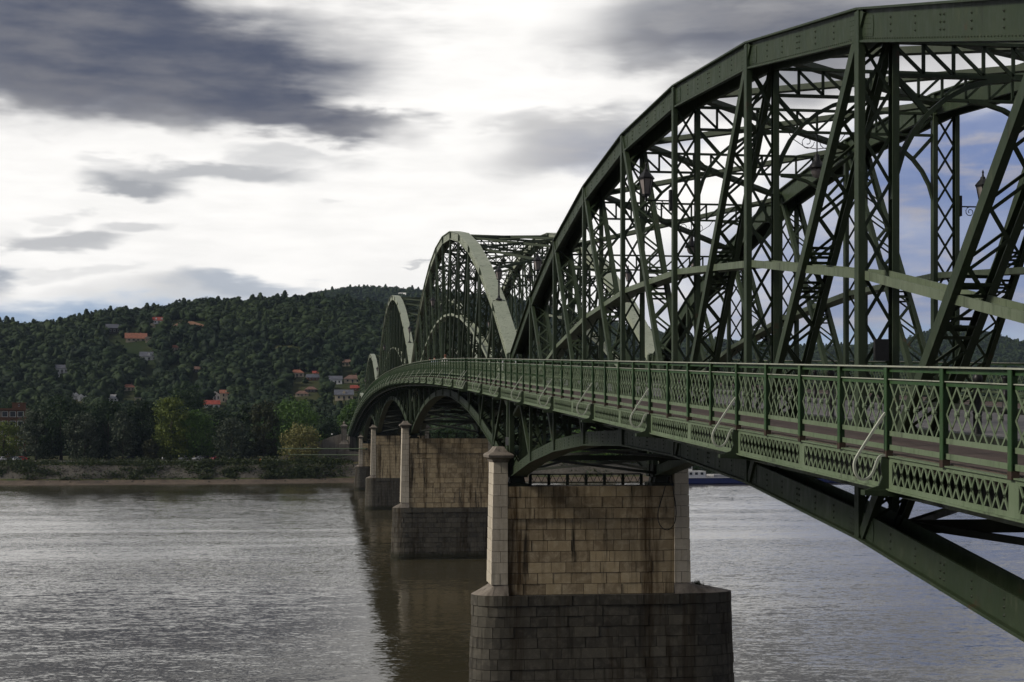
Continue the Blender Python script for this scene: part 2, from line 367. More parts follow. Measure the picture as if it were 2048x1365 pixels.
# near bank: the plaza the photograph is taken from
obj('near_bank', MB().box(-120, 8.2, -60, 4.2, -4, EYE-1.58), M['road'], kind='structure')
obj('near_bank', MB().box(23.9, 160, -60, 4.2, -4, EYE-1.58), M['road'], kind='structure')

# hills
def tab(T, x):
    X = [p[0] for p in T]; Y = [p[1] for p in T]; return np.interp(x, X, Y)
H1T = [(-900,682),(-400,690),(0,688),(60,689),(130,679),(200,660),(260,655),(330,644),(420,631),(500,629),(560,624),(610,622),(650,625),(700,624),(760,636),(900,662),(1100,700),(1300,735),(1700,765),(3200,775)]
H2T = [(-900,700),(300,680),(500,645),(600,612),(650,599),(700,592),(770,591),(850,597),(930,603),(1000,609),(1060,622),(1150,646),(1250,667),(1350,687),(1430,696),(1500,704),(1600,709),(1700,706),(1780,702),(1830,686),(1870,673),(1905,667),(1950,673),(2000,686),(2060,705),(2200,722),(3200,745)]
RNG = np.random.RandomState(3)
BUMP = [(RNG.uniform(.004, .02), RNG.uniform(0, 6.3), RNG.uniform(0, 6.3)) for _ in range(14)]
def sst(a, b, x):
    t = np.clip((x-a)/(b-a), 0, 1); return t*t*(3-2*t)
def hill_z(X, Y):
    X = np.asarray(X, float); Y = np.asarray(Y, float)
    fwd = X*ST+Y*CT; rt = X*CT-Y*ST; xp = 1024+2987*rt/np.maximum(fwd, 1.)
    r = fwd
    e1 = (861.6-tab(H1T, xp))/2987; e2 = (861.6-tab(H2T, xp))/2987
    R1, R2 = 1120., 2300.
    h1 = EYE+e1*R1-6; h2 = EYE+e2*R2-6
    s1 = sst(575, R1, r)**.9*(1-.55*sst(R1, 1650, r)); s2 = sst(1150, R2, r)**.95*(1-.4*sst(R2, 3200, r))
    b = sum(np.sin(k*(X*math.cos(p)+Y*math.sin(p))+q)/(1+60*k) for k, p, q in BUMP)
    w = sst(620, 800, r)*(1-sst(980, R1, r))+.3*sst(1300, 1600, r)*(1-sst(1900, R2, r))
    return 5.9+np.maximum(h1*s1, h2*s2)+b*3.0*w
def build_hills():
    rs = np.concatenate([np.linspace(540, 1300, 120), np.linspace(1310, 3300, 90)]); ts = np.linspace(-.66, .66, 190)
    Rr, Tt = np.meshgrid(rs, ts, indexing='ij'); rt = Rr*Tt
    X = Rr*ST+rt*CT; Y = Rr*CT-rt*ST; Z = hill_z(X, Y)
    n = len(ts); V = np.stack([X, Y, Z], -1).reshape(-1, 3)
    Fs = [(i*n+j, i*n+j+1, (i+1)*n+j+1, (i+1)*n+j) for i in range(len(rs)-1) for j in range(n-1)]
    me = bpy.data.meshes.new('hills'); me.from_pydata(V.tolist(), [], Fs); me.update(); me.polygons.foreach_set('use_smooth', [True]*len(Fs))
    obj('hills', me, M['hill'], kind='structure')
build_hills()
def ray_ground(px, py, lo=560, hi=3200):
    """where the sight line through a spot of the photograph meets the hillside"""
    t = (px-1024)/2987; e = (861.6-py)/2987
    for r in np.arange(lo, hi, 2.):
        X = r*ST+r*t*CT; Y = r*CT-r*t*ST
        if EYE+e*r <= hill_z(X, Y): return X, Y, float(hill_z(X, Y)), r
    r = 1095. if px < 700 else 2280.; X = r*ST+r*t*CT; Y = r*CT-r*t*ST
    return X, Y, float(hill_z(X, Y)), r       # above the brow: stands on the brow

# ------------------------------------------------------------------ bridge geometry
YC, YB, SL = 251.2, 82., .05
def deck(y):
    y = 2*YC-y if y > YC else y; y = max(y, 0)
    return EYE-1.45+(SL*y if y < YB else SL*YB+SL*(y-YB)-SL*(y-YB)**2/2/(YC-YB))
XC = 16.03; XT = (11.65, 20.41); XF = (8.64, 23.42)
PIER_Y = [89.55, 191.6, 310.6, 412.6]; WALLTOP = [EYE-3.33, EYE-.99, EYE-1.05, EYE-3.5]; CAPTOP = [EYE-.94, EYE+1.25, EYE+1.2, EYE-1.2]
E_END = 497.0
zb = [EYE-1.2-5.7, WALLTOP[0]+.55, WALLTOP[1]+.5, WALLTOP[2]+.5, WALLTOP[3]+.5, EYE-1.2-5.7]
SPANS = [(5.3, 88.95, 10, 10.19, zb[0], zb[1]), (90.15, 191.0, 12, 13.2, zb[1], zb[2]), (192.2, 310.0, 14, 15.3, zb[2], zb[3]),
         (311.2, 412.0, 12, 13.0, zb[3], zb[4]), (413.2, E_END, 10, 10.19, zb[4], zb[5])]
SPLAB = ['nearest green arched truss span, reaching from the right edge to the nearest pier', 'green arched truss span between the nearest and the second pier, pale lit portal',
         'green arched truss span between the second and the third pier', 'green arched truss span between the third and the farthest pier', 'farthest green arched truss span, running to the far abutment']
TOPP = [(-.47,.045),(.47,.045),(.47,.0),(.35,.0),(.35,-.64),(.43,-.64),(.43,-.69),(.30,-.69),(.30,-.05),(-.30,-.05),(-.30,-.69),(-.43,-.69),(-.43,-.64),(-.35,-.64),(-.35,.0),(-.47,.0)][::-1]
BOTP = [(-.35,.60),(-.30,.60),(-.30,.07),(.30,.07),(.30,.60),(.35,.60),(.35,.06),(.46,.06),(.46,0),(-.46,0),(-.46,.06),(-.35,.06)][::-1]
MIDP = [(-.31,.19),(-.26,.19),(-.26,.04),(.26,.04),(.26,.19),(.31,.19),(.31,0),(-.31,0)][::-1]
CHAN = [(-.075,-.125),(.075,-.125),(.075,-.095),(-.045,-.095),(-.045,.095),(.075,.095),(.075,.125),(-.075,.125)]   # channel, (dx, along)

def channel(mb, p0, p1, sx, w=1.):     # laced column in the truss plane, sx=+1 web on -X side
    p0 = Vector(p0); p1 = Vector(p1); a = (p1-p0).normalized(); q = Vector((1,0,0)).cross(a).normalized()
    pr = [(x*sx*w, y*w) for x, y in CHAN]
    if sx < 0: pr = pr[::-1]
    mb.loft([[tuple(p+Vector((x,0,0))+q*y) for x, y in pr] for p in (p0, p1)]); return mb

def make_lattice_cells(n, w, h, band, bar=.045, t=.02):
    """flat pierced plate: n X-shaped cells of width w, clear height h between bands; returns verts/faces in (y,z), extruded in x"""
    V = []; Fs = []
    def poly(pts): o = len(V); V.extend(pts); Fs.append(tuple(range(o, o+len(pts))))
    L = n*w
    poly([(0,-band),(L,-band),(L,0),(0,0)]); poly([(0,h),(L,h),(L,h+band),(0,h+band)])
    for i in range(n):
        x0 = i*w; c = (x0+w/2, h/2); b = bar
        if i: pass
        poly([(x0, 0), (x0+b, 0), (c[0]+b*.5, c[1]-b*.6), (c[0]+b*.5, c[1]), (c[0]-b*.5, c[1])][:4] + [(c[0]-b*.5, c[1]-b*.2)])
        poly([(x0+w-b, 0), (x0+w, 0), (c[0]+b*.5, c[1]-b*.2), (c[0]-b*.5, c[1]), (c[0]-b*.5, c[1]-b*.6)])
        poly([(x0+b, h), (x0, h), (c[0]-b*.5, c[1]+b*.2), (c[0]+b*.5, c[1]), (c[0]+b*.5, c[1]+b*.6)])
        poly([(x0+w, h), (x0+w-b, h), (c[0]-b*.5, c[1]+b*.6), (c[0]-b*.5, c[1]), (c[0]+b*.5, c[1]+b*.2)])
        poly([(c[0]-b*.55, c[1]-b*.6), (c[0]+b*.55, c[1]-b*.6), (c[0]+b*.55, c[1]+b*.6), (c[0]-b*.55, c[1]+b*.6)])
    return V, Fs
def plate_mb(V, Fs, t, slope):
    mb = MB()
    for f in Fs:
        mb.prism([(0, V[i][0], V[i][1]+slope*V[i][0]) for i in f], (t, 0, 0))
    return mb

# lattice bar templates of one railing bay (bay length w, bars over height h, two units sideways)
def bay_bars(w, h, units=6):
    u = w/units; out = []
    for sgn in (1, -1):
        for j in range(-1, units):
            a, b = (j*u, 0.) , ((j+2)*u, 1.)          # (y, f) f: 0 top .. 1 bottom
            pts = [a, b]
            if a[0] < -1e-6: pts[0] = (0., .5)
            if b[0] > w+1e-6: pts[1] = (w, .5)
            if sgn < 0: pts = [(w-p[0], p[1]) for p in pts]
            out.append(pts)
    return out, [(k+1)*u for k in range(units-1)]

def make_span(si):
    y0, y1, n, T, zb0, zb1 = SPANS[si]; det = 2 if si == 0 else (1 if si == 1 else 0)
    pl = (y1-y0)/n; sp = thing('bridge_span', SPLAB[si], 'bridge', (XC, y0, zb0), 'truss spans of the bridge')
    ym = (y0+y1)/2; Yk = [y0+pl*k for k in range(n+1)]
    def par(z0, z1, zm, y):
        t = (y-y0)/(y1-y0); return z0+(z1-z0)*t + (zm-(z0+z1)/2)*4*t*(1-t)
    zt = [par(deck(y0)+1.66, deck(y1)+1.66, deck(ym)+T, y) for y in Yk]
    zbn = [par(zb0, zb1, deck(ym)-1.74, y) for y in Yk]
    zm = [(a+b)/2 for a, b in zip(zt, zbn)]
    lace = MB(); half = n//2
    PA = M['paint']
    for ti, xt in enumerate(XT):
        out = -1 if ti == 0 else 1       # outward side
        for k in range(n):
            a, b = k, k+1
            tc = obj('top_chord_segment', MB().sweepY(TOPP, [(xt, Yk[a], zt[a]), (xt, Yk[b], zt[b])]), PA if si == 0 else M['paint_sunlit'], sp)
            bc = obj('bottom_chord_segment', MB().sweepY(BOTP, [(xt, Yk[a], zbn[a]), (xt, Yk[b], zbn[b])]), PA, sp)
            if det and ti == 0:
                for ch, zz, off in ((tc, zt, -.345), (bc, zbn, .30)):
                    rv = MB()
                    xo = xt+out*.352
                    def riv(y, z, r=.024):
                        rv.add([(xo, y-r, z), (xo, y, z-r), (xo, y+r, z), (xo, y, z+r), (xo+out*r*.9, y, z)], [(0,1,4),(1,2,4),(2,3,4),(3,0,4)])
                    def lin(f): return Yk[a]+(Yk[b]-Yk[a])*f, zz[a]+(zz[b]-zz[a])*f
                    m_ = int(pl/(.13 if det == 2 else .3))
                    for i in range(m_):
                        y, z = lin((i+.5)/m_); riv(y, z+off-.26)
                    for f in (.2, .35, .49, .51, .65, .8):
                        y, z = lin(f)
                        for dz in (-.14, 0, .14): riv(y, z+off+.02+dz, .034)
                    for s_, f0 in ((1, 0), (-1, 1)):
                        pts = []
                        for i in range(5):
                            y, z = lin(f0)
                            for dz in (-.17, -.06, .05, .16):
                                yy, z2 = lin(f0+s_*(.028+.011*i)); riv(yy, z2+off+dz, .026)
                        ya, za = lin(f0+s_*.004); yb_, zb_ = lin(f0+s_*.085); yc_, zc_ = lin(f0+s_*.09)
                        pp = [(xt+out*.351, ya, za+off-.22), (xt+out*.351, yb_, zb_+off-.22), (xt+out*.351, yc_, zc_+off), (xt+out*.351, yb_, zb_+off+.22), (xt+out*.351, ya, za+off+.22)]
                        if (s_*out) > 0: pp = pp[::-1]
                        obj('splice_plate', MB().prism(pp, (out*.012, 0, 0)), PA, ch)
                    obj('rivets', rv, M['rivet'], ch, kind='stuff')
            if zm[a] > -50:
                obj('middle_chord_segment', MB().sweepY(MIDP, [(xt, Yk[a], zm[a]-.1), (xt, Yk[b], zm[b]-.1)]), M['paint_mid'] if si == 0 else M['paint_sunlit'], sp)
        # verticals and diagonals
        mem = [('vertical', (Yk[k], zbn[k]+.05), (Yk[k], zt[k]-.03)) for k in range(n+1)]
        for k in range(n+1):
            if k < half: mem.append(('diagonal', (Yk[k+1]-.16, zbn[k+1]+.1), (Yk[k]-.24, zt[k]-.08)))
            if k > half: mem.append(('diagonal', (Yk[k-1]+.10, zbn[k-1]+.1), (Yk[k]+.02, zt[k]-.08)))
        for nm, p, q in mem:
            dx = .375 if nm == 'vertical' else .345
            heavy = 1.8 if nm == 'vertical' and (p[0] in (Yk[0], Yk[-1])) else (1. if nm == 'vertical' else 1.02)
            P0 = Vector((xt, *p)); P1 = Vector((xt, *q)); Lm = (P1-P0).length; ax = (P1-P0)/Lm
            oc = channel(MB(), P0+Vector((-out*-1*dx*1, 0, 0)) if False else P0+Vector((out*dx, 0, 0)), P1+Vector((out*dx, 0, 0)), -out, heavy)
            ic = channel(MB(), P0+Vector((-out*dx, 0, 0)), P1+Vector((-out*dx, 0, 0)), out, heavy)
            v = obj(nm, oc, PA, sp); obj('column', ic, PA, v)
            # lacing between the two columns
            xa, xb = xt-dx+.08, xt+dx-.08
            pitch = .95 if nm == 'vertical' else .62
            cnt = max(2, int((Lm-1.4)/pitch)); bars = []
            for i in range(cnt):
                s0 = .7+(Lm-1.4)*i/cnt; s1 = .7+(Lm-1.4)*(i+1)/cnt
                A = P0+ax*s0; B = P0+ax*s1
                if nm == 'vertical':
                    bars += [((xa, A.y, A.z), (xb, B.y, B.z), .0), ((xb, A.y, A.z), (xa, B.y, B.z), .012)]
                else:
                    bars += [((xa, A.y, A.z), (xb, B.y, B.z), .0)] if i % 2 == 0 else [((xb, A.y, A.z), (xa, B.y, B.z), .0)]
            off = ax.cross(Vector((1, 0, 0))).normalized()
            # batten plates near the middle chord
            ymid, zmid = None, None
            fr = .5
            for g in (-.62, -.36, .36, .62):
                if nm == 'diagonal':
                    A = P0+ax*(Lm*fr+g); bars.append(((xa, A.y, A.z), (xb, A.y, A.z), .0))
            for b0, b1, oo in bars:
                for side in ((-.12, .12) if nm == 'diagonal' else (-.0,)):
                    if nm == 'diagonal' and det == 0 and side > 0: continue
                    sh = off*(oo+side)
                    g = MB().beam(Vector(b0)+sh, Vector(b1)+sh, .075, .012, tuple(off))
                    g = MB().beam(Vector(b0)+sh, Vector(b1)+sh, .012, .075, tuple((Vector(b1)-Vector(b0)).cross(off)))
                    if det == 2 and ti == 0 and side <= 0: obj('lacing_bar', g, PA, v)
                    else: lace.add(g.v, g.f)
    # --- cross frames over the road
    for k in range(1, n):
        clear = zt[k]-deck(Yk[k])
        if clear < 6.2: continue
        zs = zt[k]-.62; y = Yk[k]; xa, xb = XT[0]+.36, XT[1]-.36; dep = .78
        tb = obj('cross_strut', MB().box(xa, xb, y-.07, y+.07, zs-.07, zs), PA, sp)
        obj('strut_flange', MB().box(xa, xb, y-.07, y+.07, zs-dep, zs-dep+.07), PA, tb)
        m_ = 12; w = (xb-xa)/m_
        for i in range(m_):
            x = xa+w*i; bl = []
            if i: bl.append(((x, y, zs-dep+.07), (x, y, zs-.07)))
            bl.append(((x, y, zs-.08), (x+w, y, zs-dep+.08)) if i < m_/2 else ((x, y, zs-dep+.08), (x+w, y, zs-.08)))
            for b0, b1 in bl:
                g = MB().beam(b0, b1, .07, .05, (0, 1, 0))
                if det == 2: obj('lattice_bar', g, PA, tb)
                else: lace.add(g.v, g.f)
        for s_, xe in ((1, xa), (-1, xb)):                 # curved knee brackets
            R = min(2.6, clear-4.2)
            arc = [(xe+s_*(R-R*math.cos(a)), y, zs-dep-R+R*math.sin(a)) for a in np.linspace(0, math.pi/2, 9)]
            kb = obj('knee_bracket', MB().strap(arc, .16, .10, (0, 1, 0)), PA, sp)
            cx_, cz_ = xe+s_*R*(1-math.cos(math.pi/4)), zs-dep-R+R*math.sin(math.pi/4)
            obj('knee_tie', MB().beam((xe+s_*.05, y, zs-dep), (cx_, y, cz_), .11, .08, (0, 1, 0)), PA, kb)
        # lateral bracing in the plane of the upper chords
    ks = [k for k in range(1, n) if zt[k]-deck(Yk[k]) >= 6.2]
    for a, b in zip(ks[:-1], ks[1:]):
        for s_ in (0, 1):
            xa, xb = (XT[0]+.3, XT[1]-.3) if s_ == 0 else (XT[1]-.3, XT[0]+.3)
            o_ = obj('wind_brace', MB().beam((xa, Yk[a], zt[a]-.30-.02*s_), (xb, Yk[b], zt[b]-.30-.02*s_), .30, .16, (0, 0, 1)), PA, sp)
            obj('brace_flange', MB().beam((xa, Yk[a], zt[a]-.2-.02*s_), (xb, Yk[b], zt[b]-.2-.02*s_), .12, .03, (0, 0, 1)), PA, o_)
    # --- floor system
    ys = np.linspace(y0, y1, n*4+1); SD = M['steel_dark']
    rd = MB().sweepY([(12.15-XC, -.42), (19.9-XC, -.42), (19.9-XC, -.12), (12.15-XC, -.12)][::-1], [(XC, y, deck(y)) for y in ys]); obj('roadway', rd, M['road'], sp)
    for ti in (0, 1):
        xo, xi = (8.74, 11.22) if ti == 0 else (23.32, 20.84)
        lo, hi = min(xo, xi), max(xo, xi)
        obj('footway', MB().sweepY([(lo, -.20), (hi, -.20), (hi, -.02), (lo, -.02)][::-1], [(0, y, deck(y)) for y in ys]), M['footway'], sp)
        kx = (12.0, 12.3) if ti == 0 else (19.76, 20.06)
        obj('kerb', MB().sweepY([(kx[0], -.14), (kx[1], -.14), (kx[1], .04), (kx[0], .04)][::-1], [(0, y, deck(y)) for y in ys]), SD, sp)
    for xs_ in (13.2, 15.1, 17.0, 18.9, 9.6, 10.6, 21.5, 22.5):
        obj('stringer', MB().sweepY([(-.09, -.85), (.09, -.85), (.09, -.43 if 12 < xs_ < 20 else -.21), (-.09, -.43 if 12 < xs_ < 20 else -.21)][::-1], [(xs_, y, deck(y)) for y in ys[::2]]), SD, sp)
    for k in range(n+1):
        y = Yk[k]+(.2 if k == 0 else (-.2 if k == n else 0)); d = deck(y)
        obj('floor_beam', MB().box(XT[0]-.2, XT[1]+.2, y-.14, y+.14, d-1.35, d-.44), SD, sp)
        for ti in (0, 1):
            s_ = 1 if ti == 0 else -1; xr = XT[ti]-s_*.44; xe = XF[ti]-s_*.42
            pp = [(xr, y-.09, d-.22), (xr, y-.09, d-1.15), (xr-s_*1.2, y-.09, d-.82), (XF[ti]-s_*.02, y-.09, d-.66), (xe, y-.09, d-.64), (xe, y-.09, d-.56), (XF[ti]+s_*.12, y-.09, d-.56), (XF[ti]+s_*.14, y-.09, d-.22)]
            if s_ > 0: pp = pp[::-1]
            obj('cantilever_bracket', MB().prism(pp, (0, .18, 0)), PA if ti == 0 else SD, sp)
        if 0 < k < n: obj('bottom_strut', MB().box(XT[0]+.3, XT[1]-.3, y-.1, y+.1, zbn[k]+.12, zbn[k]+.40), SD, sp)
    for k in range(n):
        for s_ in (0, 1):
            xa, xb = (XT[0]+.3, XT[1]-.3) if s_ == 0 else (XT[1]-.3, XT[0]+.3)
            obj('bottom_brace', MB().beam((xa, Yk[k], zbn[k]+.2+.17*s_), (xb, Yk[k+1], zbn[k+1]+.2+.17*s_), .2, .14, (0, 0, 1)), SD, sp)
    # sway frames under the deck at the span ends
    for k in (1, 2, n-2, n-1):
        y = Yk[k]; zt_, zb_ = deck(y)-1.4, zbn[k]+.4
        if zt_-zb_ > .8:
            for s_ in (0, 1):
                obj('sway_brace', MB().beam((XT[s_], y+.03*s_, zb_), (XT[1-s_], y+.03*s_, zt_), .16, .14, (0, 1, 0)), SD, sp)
    # --- footway edges: pierced fascia, railing, brace bars
    bw = pl/4; nb = n*4
    for ti in (0, 1):
        s_ = 1 if ti == 0 else -1; xf = XF[ti]; PR = M['paint_rail']
        fine = ti == 0
        # fascia
        if fine:
            cells = int(round((2*bw-.28)/.25)); w = (2*bw-.28)/cells
            for j in range(n*2):
                ya = y0+j*2*bw; sl = (deck(ya+2*bw)-deck(ya))/(2*bw); mb = MB()
                V, Fs = make_lattice_cells(cells, w, .35, .07, .036)
                key = 'fascia%d_%d' % (si, round(sl*4000))
                if key not in MESH:
                    q = plate_mb(V, Fs, .02, sl)
                    q.prism([(0, -.14, -.07-.14*sl), (0, 0, -.07), (0, 0, .42), (0, -.14, .42-.14*sl)], (.02, 0, 0)); L = cells*w
                    q.prism([(0, L, -.07+L*sl), (0, L+.14, -.07+(L+.14)*sl), (0, L+.14, .42+(L+.14)*sl), (0, L, .42+L*sl)], (.02, 0, 0))
                    q.prism([(-.05, -.14, -.095-.14*sl), (-.05, L+.14, -.095+(L+.14)*sl), (-.05, L+.14, -.068+(L+.14)*sl), (-.05, -.14, -.068-.14*sl)], (.12, 0, 0))
                    q.prism([(-.03, -.14, .418-.14*sl), (-.03, L+.14, .418+(L+.14)*sl), (-.03, L+.14, .438+(L+.14)*sl), (-.03, -.14, .438-.14*sl)], (.14, 0, 0))
                    MESH[key] = q.mesh('fascia_panel'); MESH[key].materials.append(M['paint_pale'])
                obj('fascia_panel', MESH[key], None, sp, loc=(xf-.01, ya+.14, deck(ya)+.14*sl-.475))
        else:
            obj('fascia', MB().sweepY([(xf-.015, -.56), (xf+.015, -.56), (xf+.015, -.04), (xf-.015, -.04)][::-1], [(0, y, deck(y)) for y in ys]), M['paint_pale'], sp)
        # rails
        rail = obj('railing', MB().sweepY([(-.012, 1.25), (.012, 1.25), (.012, 1.324), (-.012, 1.324)], [(xf, y, deck(y)) for y in ys]), PR, sp)
        obj('rail_cap', MB().sweepY([(-.075, 1.325), (.075, 1.325), (.075, 1.347), (-.075, 1.347)], [(xf, y, deck(y)) for y in ys]), M['railcap'], rail)
        obj('lattice_cap', MB().sweepY([(-.035, 1.131), (.05, 1.131), (.05, 1.145), (-.035, 1.145)], [(xf, y, deck(y)) for y in ys]), M['railcap'], rail)
        for nm, za, zb_ in (('lattice_rail', 1.07, 1.13), ('lattice_rail', .27, .345), ('kerb_strip', .055, .135)):
            obj(nm, MB().sweepY([(-.012, za), (.03 if nm == 'lattice_rail' else .012, za), (.03 if nm == 'lattice_rail' else .012, za+.012), (.012, za+.012), (.012, zb_), (-.012, zb_)], [(xf, y, deck(y)) for y in ys]), M['paint_pale'] if nm == 'kerb_strip' or za < .5 else PR, rail)
        bars, ros = bay_bars(bw-.1, .74); rest = MB(); rrest = MB(); prest = MB()
        indiv = range(4, 25) if (det == 2 and fine) else range(0)
        for j in range(nb+1):
            y = y0+bw*j; d = deck(y)
            yy = min(max(y, y0+.07), y1-.07)
            if fine and si < 2:
                if 'post' not in MESH:
                    q = MB().loft([[(-.03,-.055,z),(-.045,-.055,z),(-.045,.055,z),(-.03,.055,z),(-.03,.01,z),(.06,.01,z),(.06,-.01,z),(-.03,-.01,z)][::-1] for z in (.04, 1.325)])
                    MESH['post'] = q.mesh('post'); MESH['post'].materials.append(PR)
                    q = MB().box(-.047, .062, -.057, .057, -.06, .045); MESH['foot'] = q.mesh('post_foot'); MESH['foot'].materials.append(M['rustpost'])
                po = obj('post', MESH['post'], None, rail, loc=(xf-.02, yy, d)); obj('post_foot', MESH['foot'], None, sp, loc=(xf-.02, yy, d))
            else: prest.box(xf-.05*s_-.02, xf-.05*s_+.06, yy-.05, yy+.05, d-.06, d+1.325)
            if j == nb: break
            sl = (deck(y+bw)-d)/bw
            for bi, pts in enumerate(bars):
                A, B = [(yv+.05, .30+(1.08-.30)*(1-f)) for yv, f in pts]
                layer = .006 if bi < len(bars)/2 else -.006
                if j in indiv:
                    key = 'bar%d_%d' % (bi, round(sl*4000))
                    if key not in MESH:
                        g = MB().beam((0, A[0], A[1]+sl*A[0]), (0, B[0], B[1]+sl*B[0]), .032, .011, (1, 0, 0)); MESH[key] = g.mesh('lattice_bar'); MESH[key].materials.append(M['paint_pale'])
                    obj('lattice_bar', MESH[key], None, rail, loc=(xf+layer, y, d))
                else:
                    if det == 0 and False: continue
                    rest.beam((xf+layer, y+A[0], d+A[1]+sl*A[0]), (xf+layer, y+B[0], d+B[1]+sl*B[0]), .032, .011, (1, 0, 0))
            for r_ in ros:
                zr = d+.69+sl*(r_+.05)
                if j in indiv:
                    if 'rosette' not in MESH:
                        q = MB().loft([[(x, a*math.cos(t), a*1.25*math.sin(t)) for t in np.linspace(0, 2*math.pi, 9)[:-1]] for x, a in ((-.034, .022), (-.022, .04), (.022, .04), (.034, .022))])
                        MESH['rosette'] = q.mesh('rosette'); MESH['rosette'].materials.append(M['paint_pale'])
                    obj('rosette', MESH['rosette'], None, rail, loc=(xf, y+.05+r_, zr))
                elif si < 2 and fine: rrest.box(xf-.03, xf+.03, y+.05+r_-.03, y+.05+r_+.03, zr-.04, zr+.04)
        obj('lattice', rest, M['paint_pale'], rail, kind='stuff')
        if rrest.v: obj('rosettes', rrest, PR, rail, kind='stuff')
        if prest.v: obj('posts', prest, PR, rail, kind='stuff')
        if fine:
            if 'brace' not in MESH:
                S = [(0,.62),(-.06,.55),(-.44,-.02),(-.495,-.13),(-.50,-.24),(-.455,-.355),(-.37,-.41),(-.28,-.39),(-.205,-.31),(-.165,-.2),(-.13,-.1),(-.08,-.035),(0,-.03)]
                # smooth the path
                P_ = [Vector((x, 0, z)) for x, z in S]
                for _ in range(2):
                    q = [P_[0]]
                    for a, b in zip(P_[:-1], P_[1:]): q += [a.lerp(b, .25), a.lerp(b, .75)]
                    P_ = q+[P_[-1]]
                MESH['brace'] = MB().strap(P_, .045, .035, (0, 1, 0)).mesh('brace_bar'); MESH['brace'].materials.append(M['bracepale'])
                g = MB().prism([(0, -.02, -.03), (-.10, -.02, -.05), (-.13, -.02, -.2), (-.10, -.02, -.36), (-.16, -.02, -.5), (-.40, -.02, -.57), (.0, -.02, -.57)], (0, .04, 0))
                MESH['gusset'] = g.mesh('brace_gusset'); MESH['gusset'].materials.append(M['paint'])
            for k in range(n+1):
                y = min(max(Yk[k], y0+.07), y1-.07)
                b_ = obj('brace_bar', MESH['brace'], None, sp, loc=(xf-.06, y, deck(y)), smooth=False)
                obj('brace_gusset', MESH['gusset'], None, b_, loc=(xf-.012, y, deck(y)))
    obj('lacing', lace, PA, sp, kind='stuff')
    return dict(span=sp, Yk=Yk, zt=zt, zb=zbn)
MESH = {}
SP = [make_span(i) for i in range(5)]

# ------------------------------------------------------------------ piers
def arc_path():
    P = [(10.4+1.45*math.cos(a), 1.38*math.sin(a)) for a in np.linspace(math.pi, 1.5*math.pi, 9)]
    P += [(x, -1.38) for x in np.linspace(11.0, 21.2, 12)]
    P += [(21.7+3.25*math.cos(a), 1.38*math.sin(a)) for a in np.linspace(-math.pi/2, 0, 11)]
    return np.array(P)
AP = arc_path(); AS = np.concatenate([[0], np.cumsum(np.linalg.norm(np.diff(AP, axis=0), axis=1))])
def ap(s):
    x = np.interp(s, AS, AP[:, 0]); y = np.interp(s, AS, AP[:, 1]); e = .05
    tx = np.interp(s+e, AS, AP[:, 0])-np.interp(s-e, AS, AP[:, 0]); ty = np.interp(s+e, AS, AP[:, 1])-np.interp(s-e, AS, AP[:, 1])
    if s < .03: tx, ty = 0, -1
    if s > AS[-1]-.03: tx, ty = 0, 1
    l = math.hypot(tx, ty); return x, y, ty/l, -tx/l     # point and outward normal (front is -y)
PLAB = ['nearest stone pier, pale shaft on a dark rounded base, cable loop on its face', 'second stone pier from the near bank, tan shaft with rusty streaks',
        'third stone pier, partly hidden behind the second one', 'farthest stone pier, closest to the far bank']
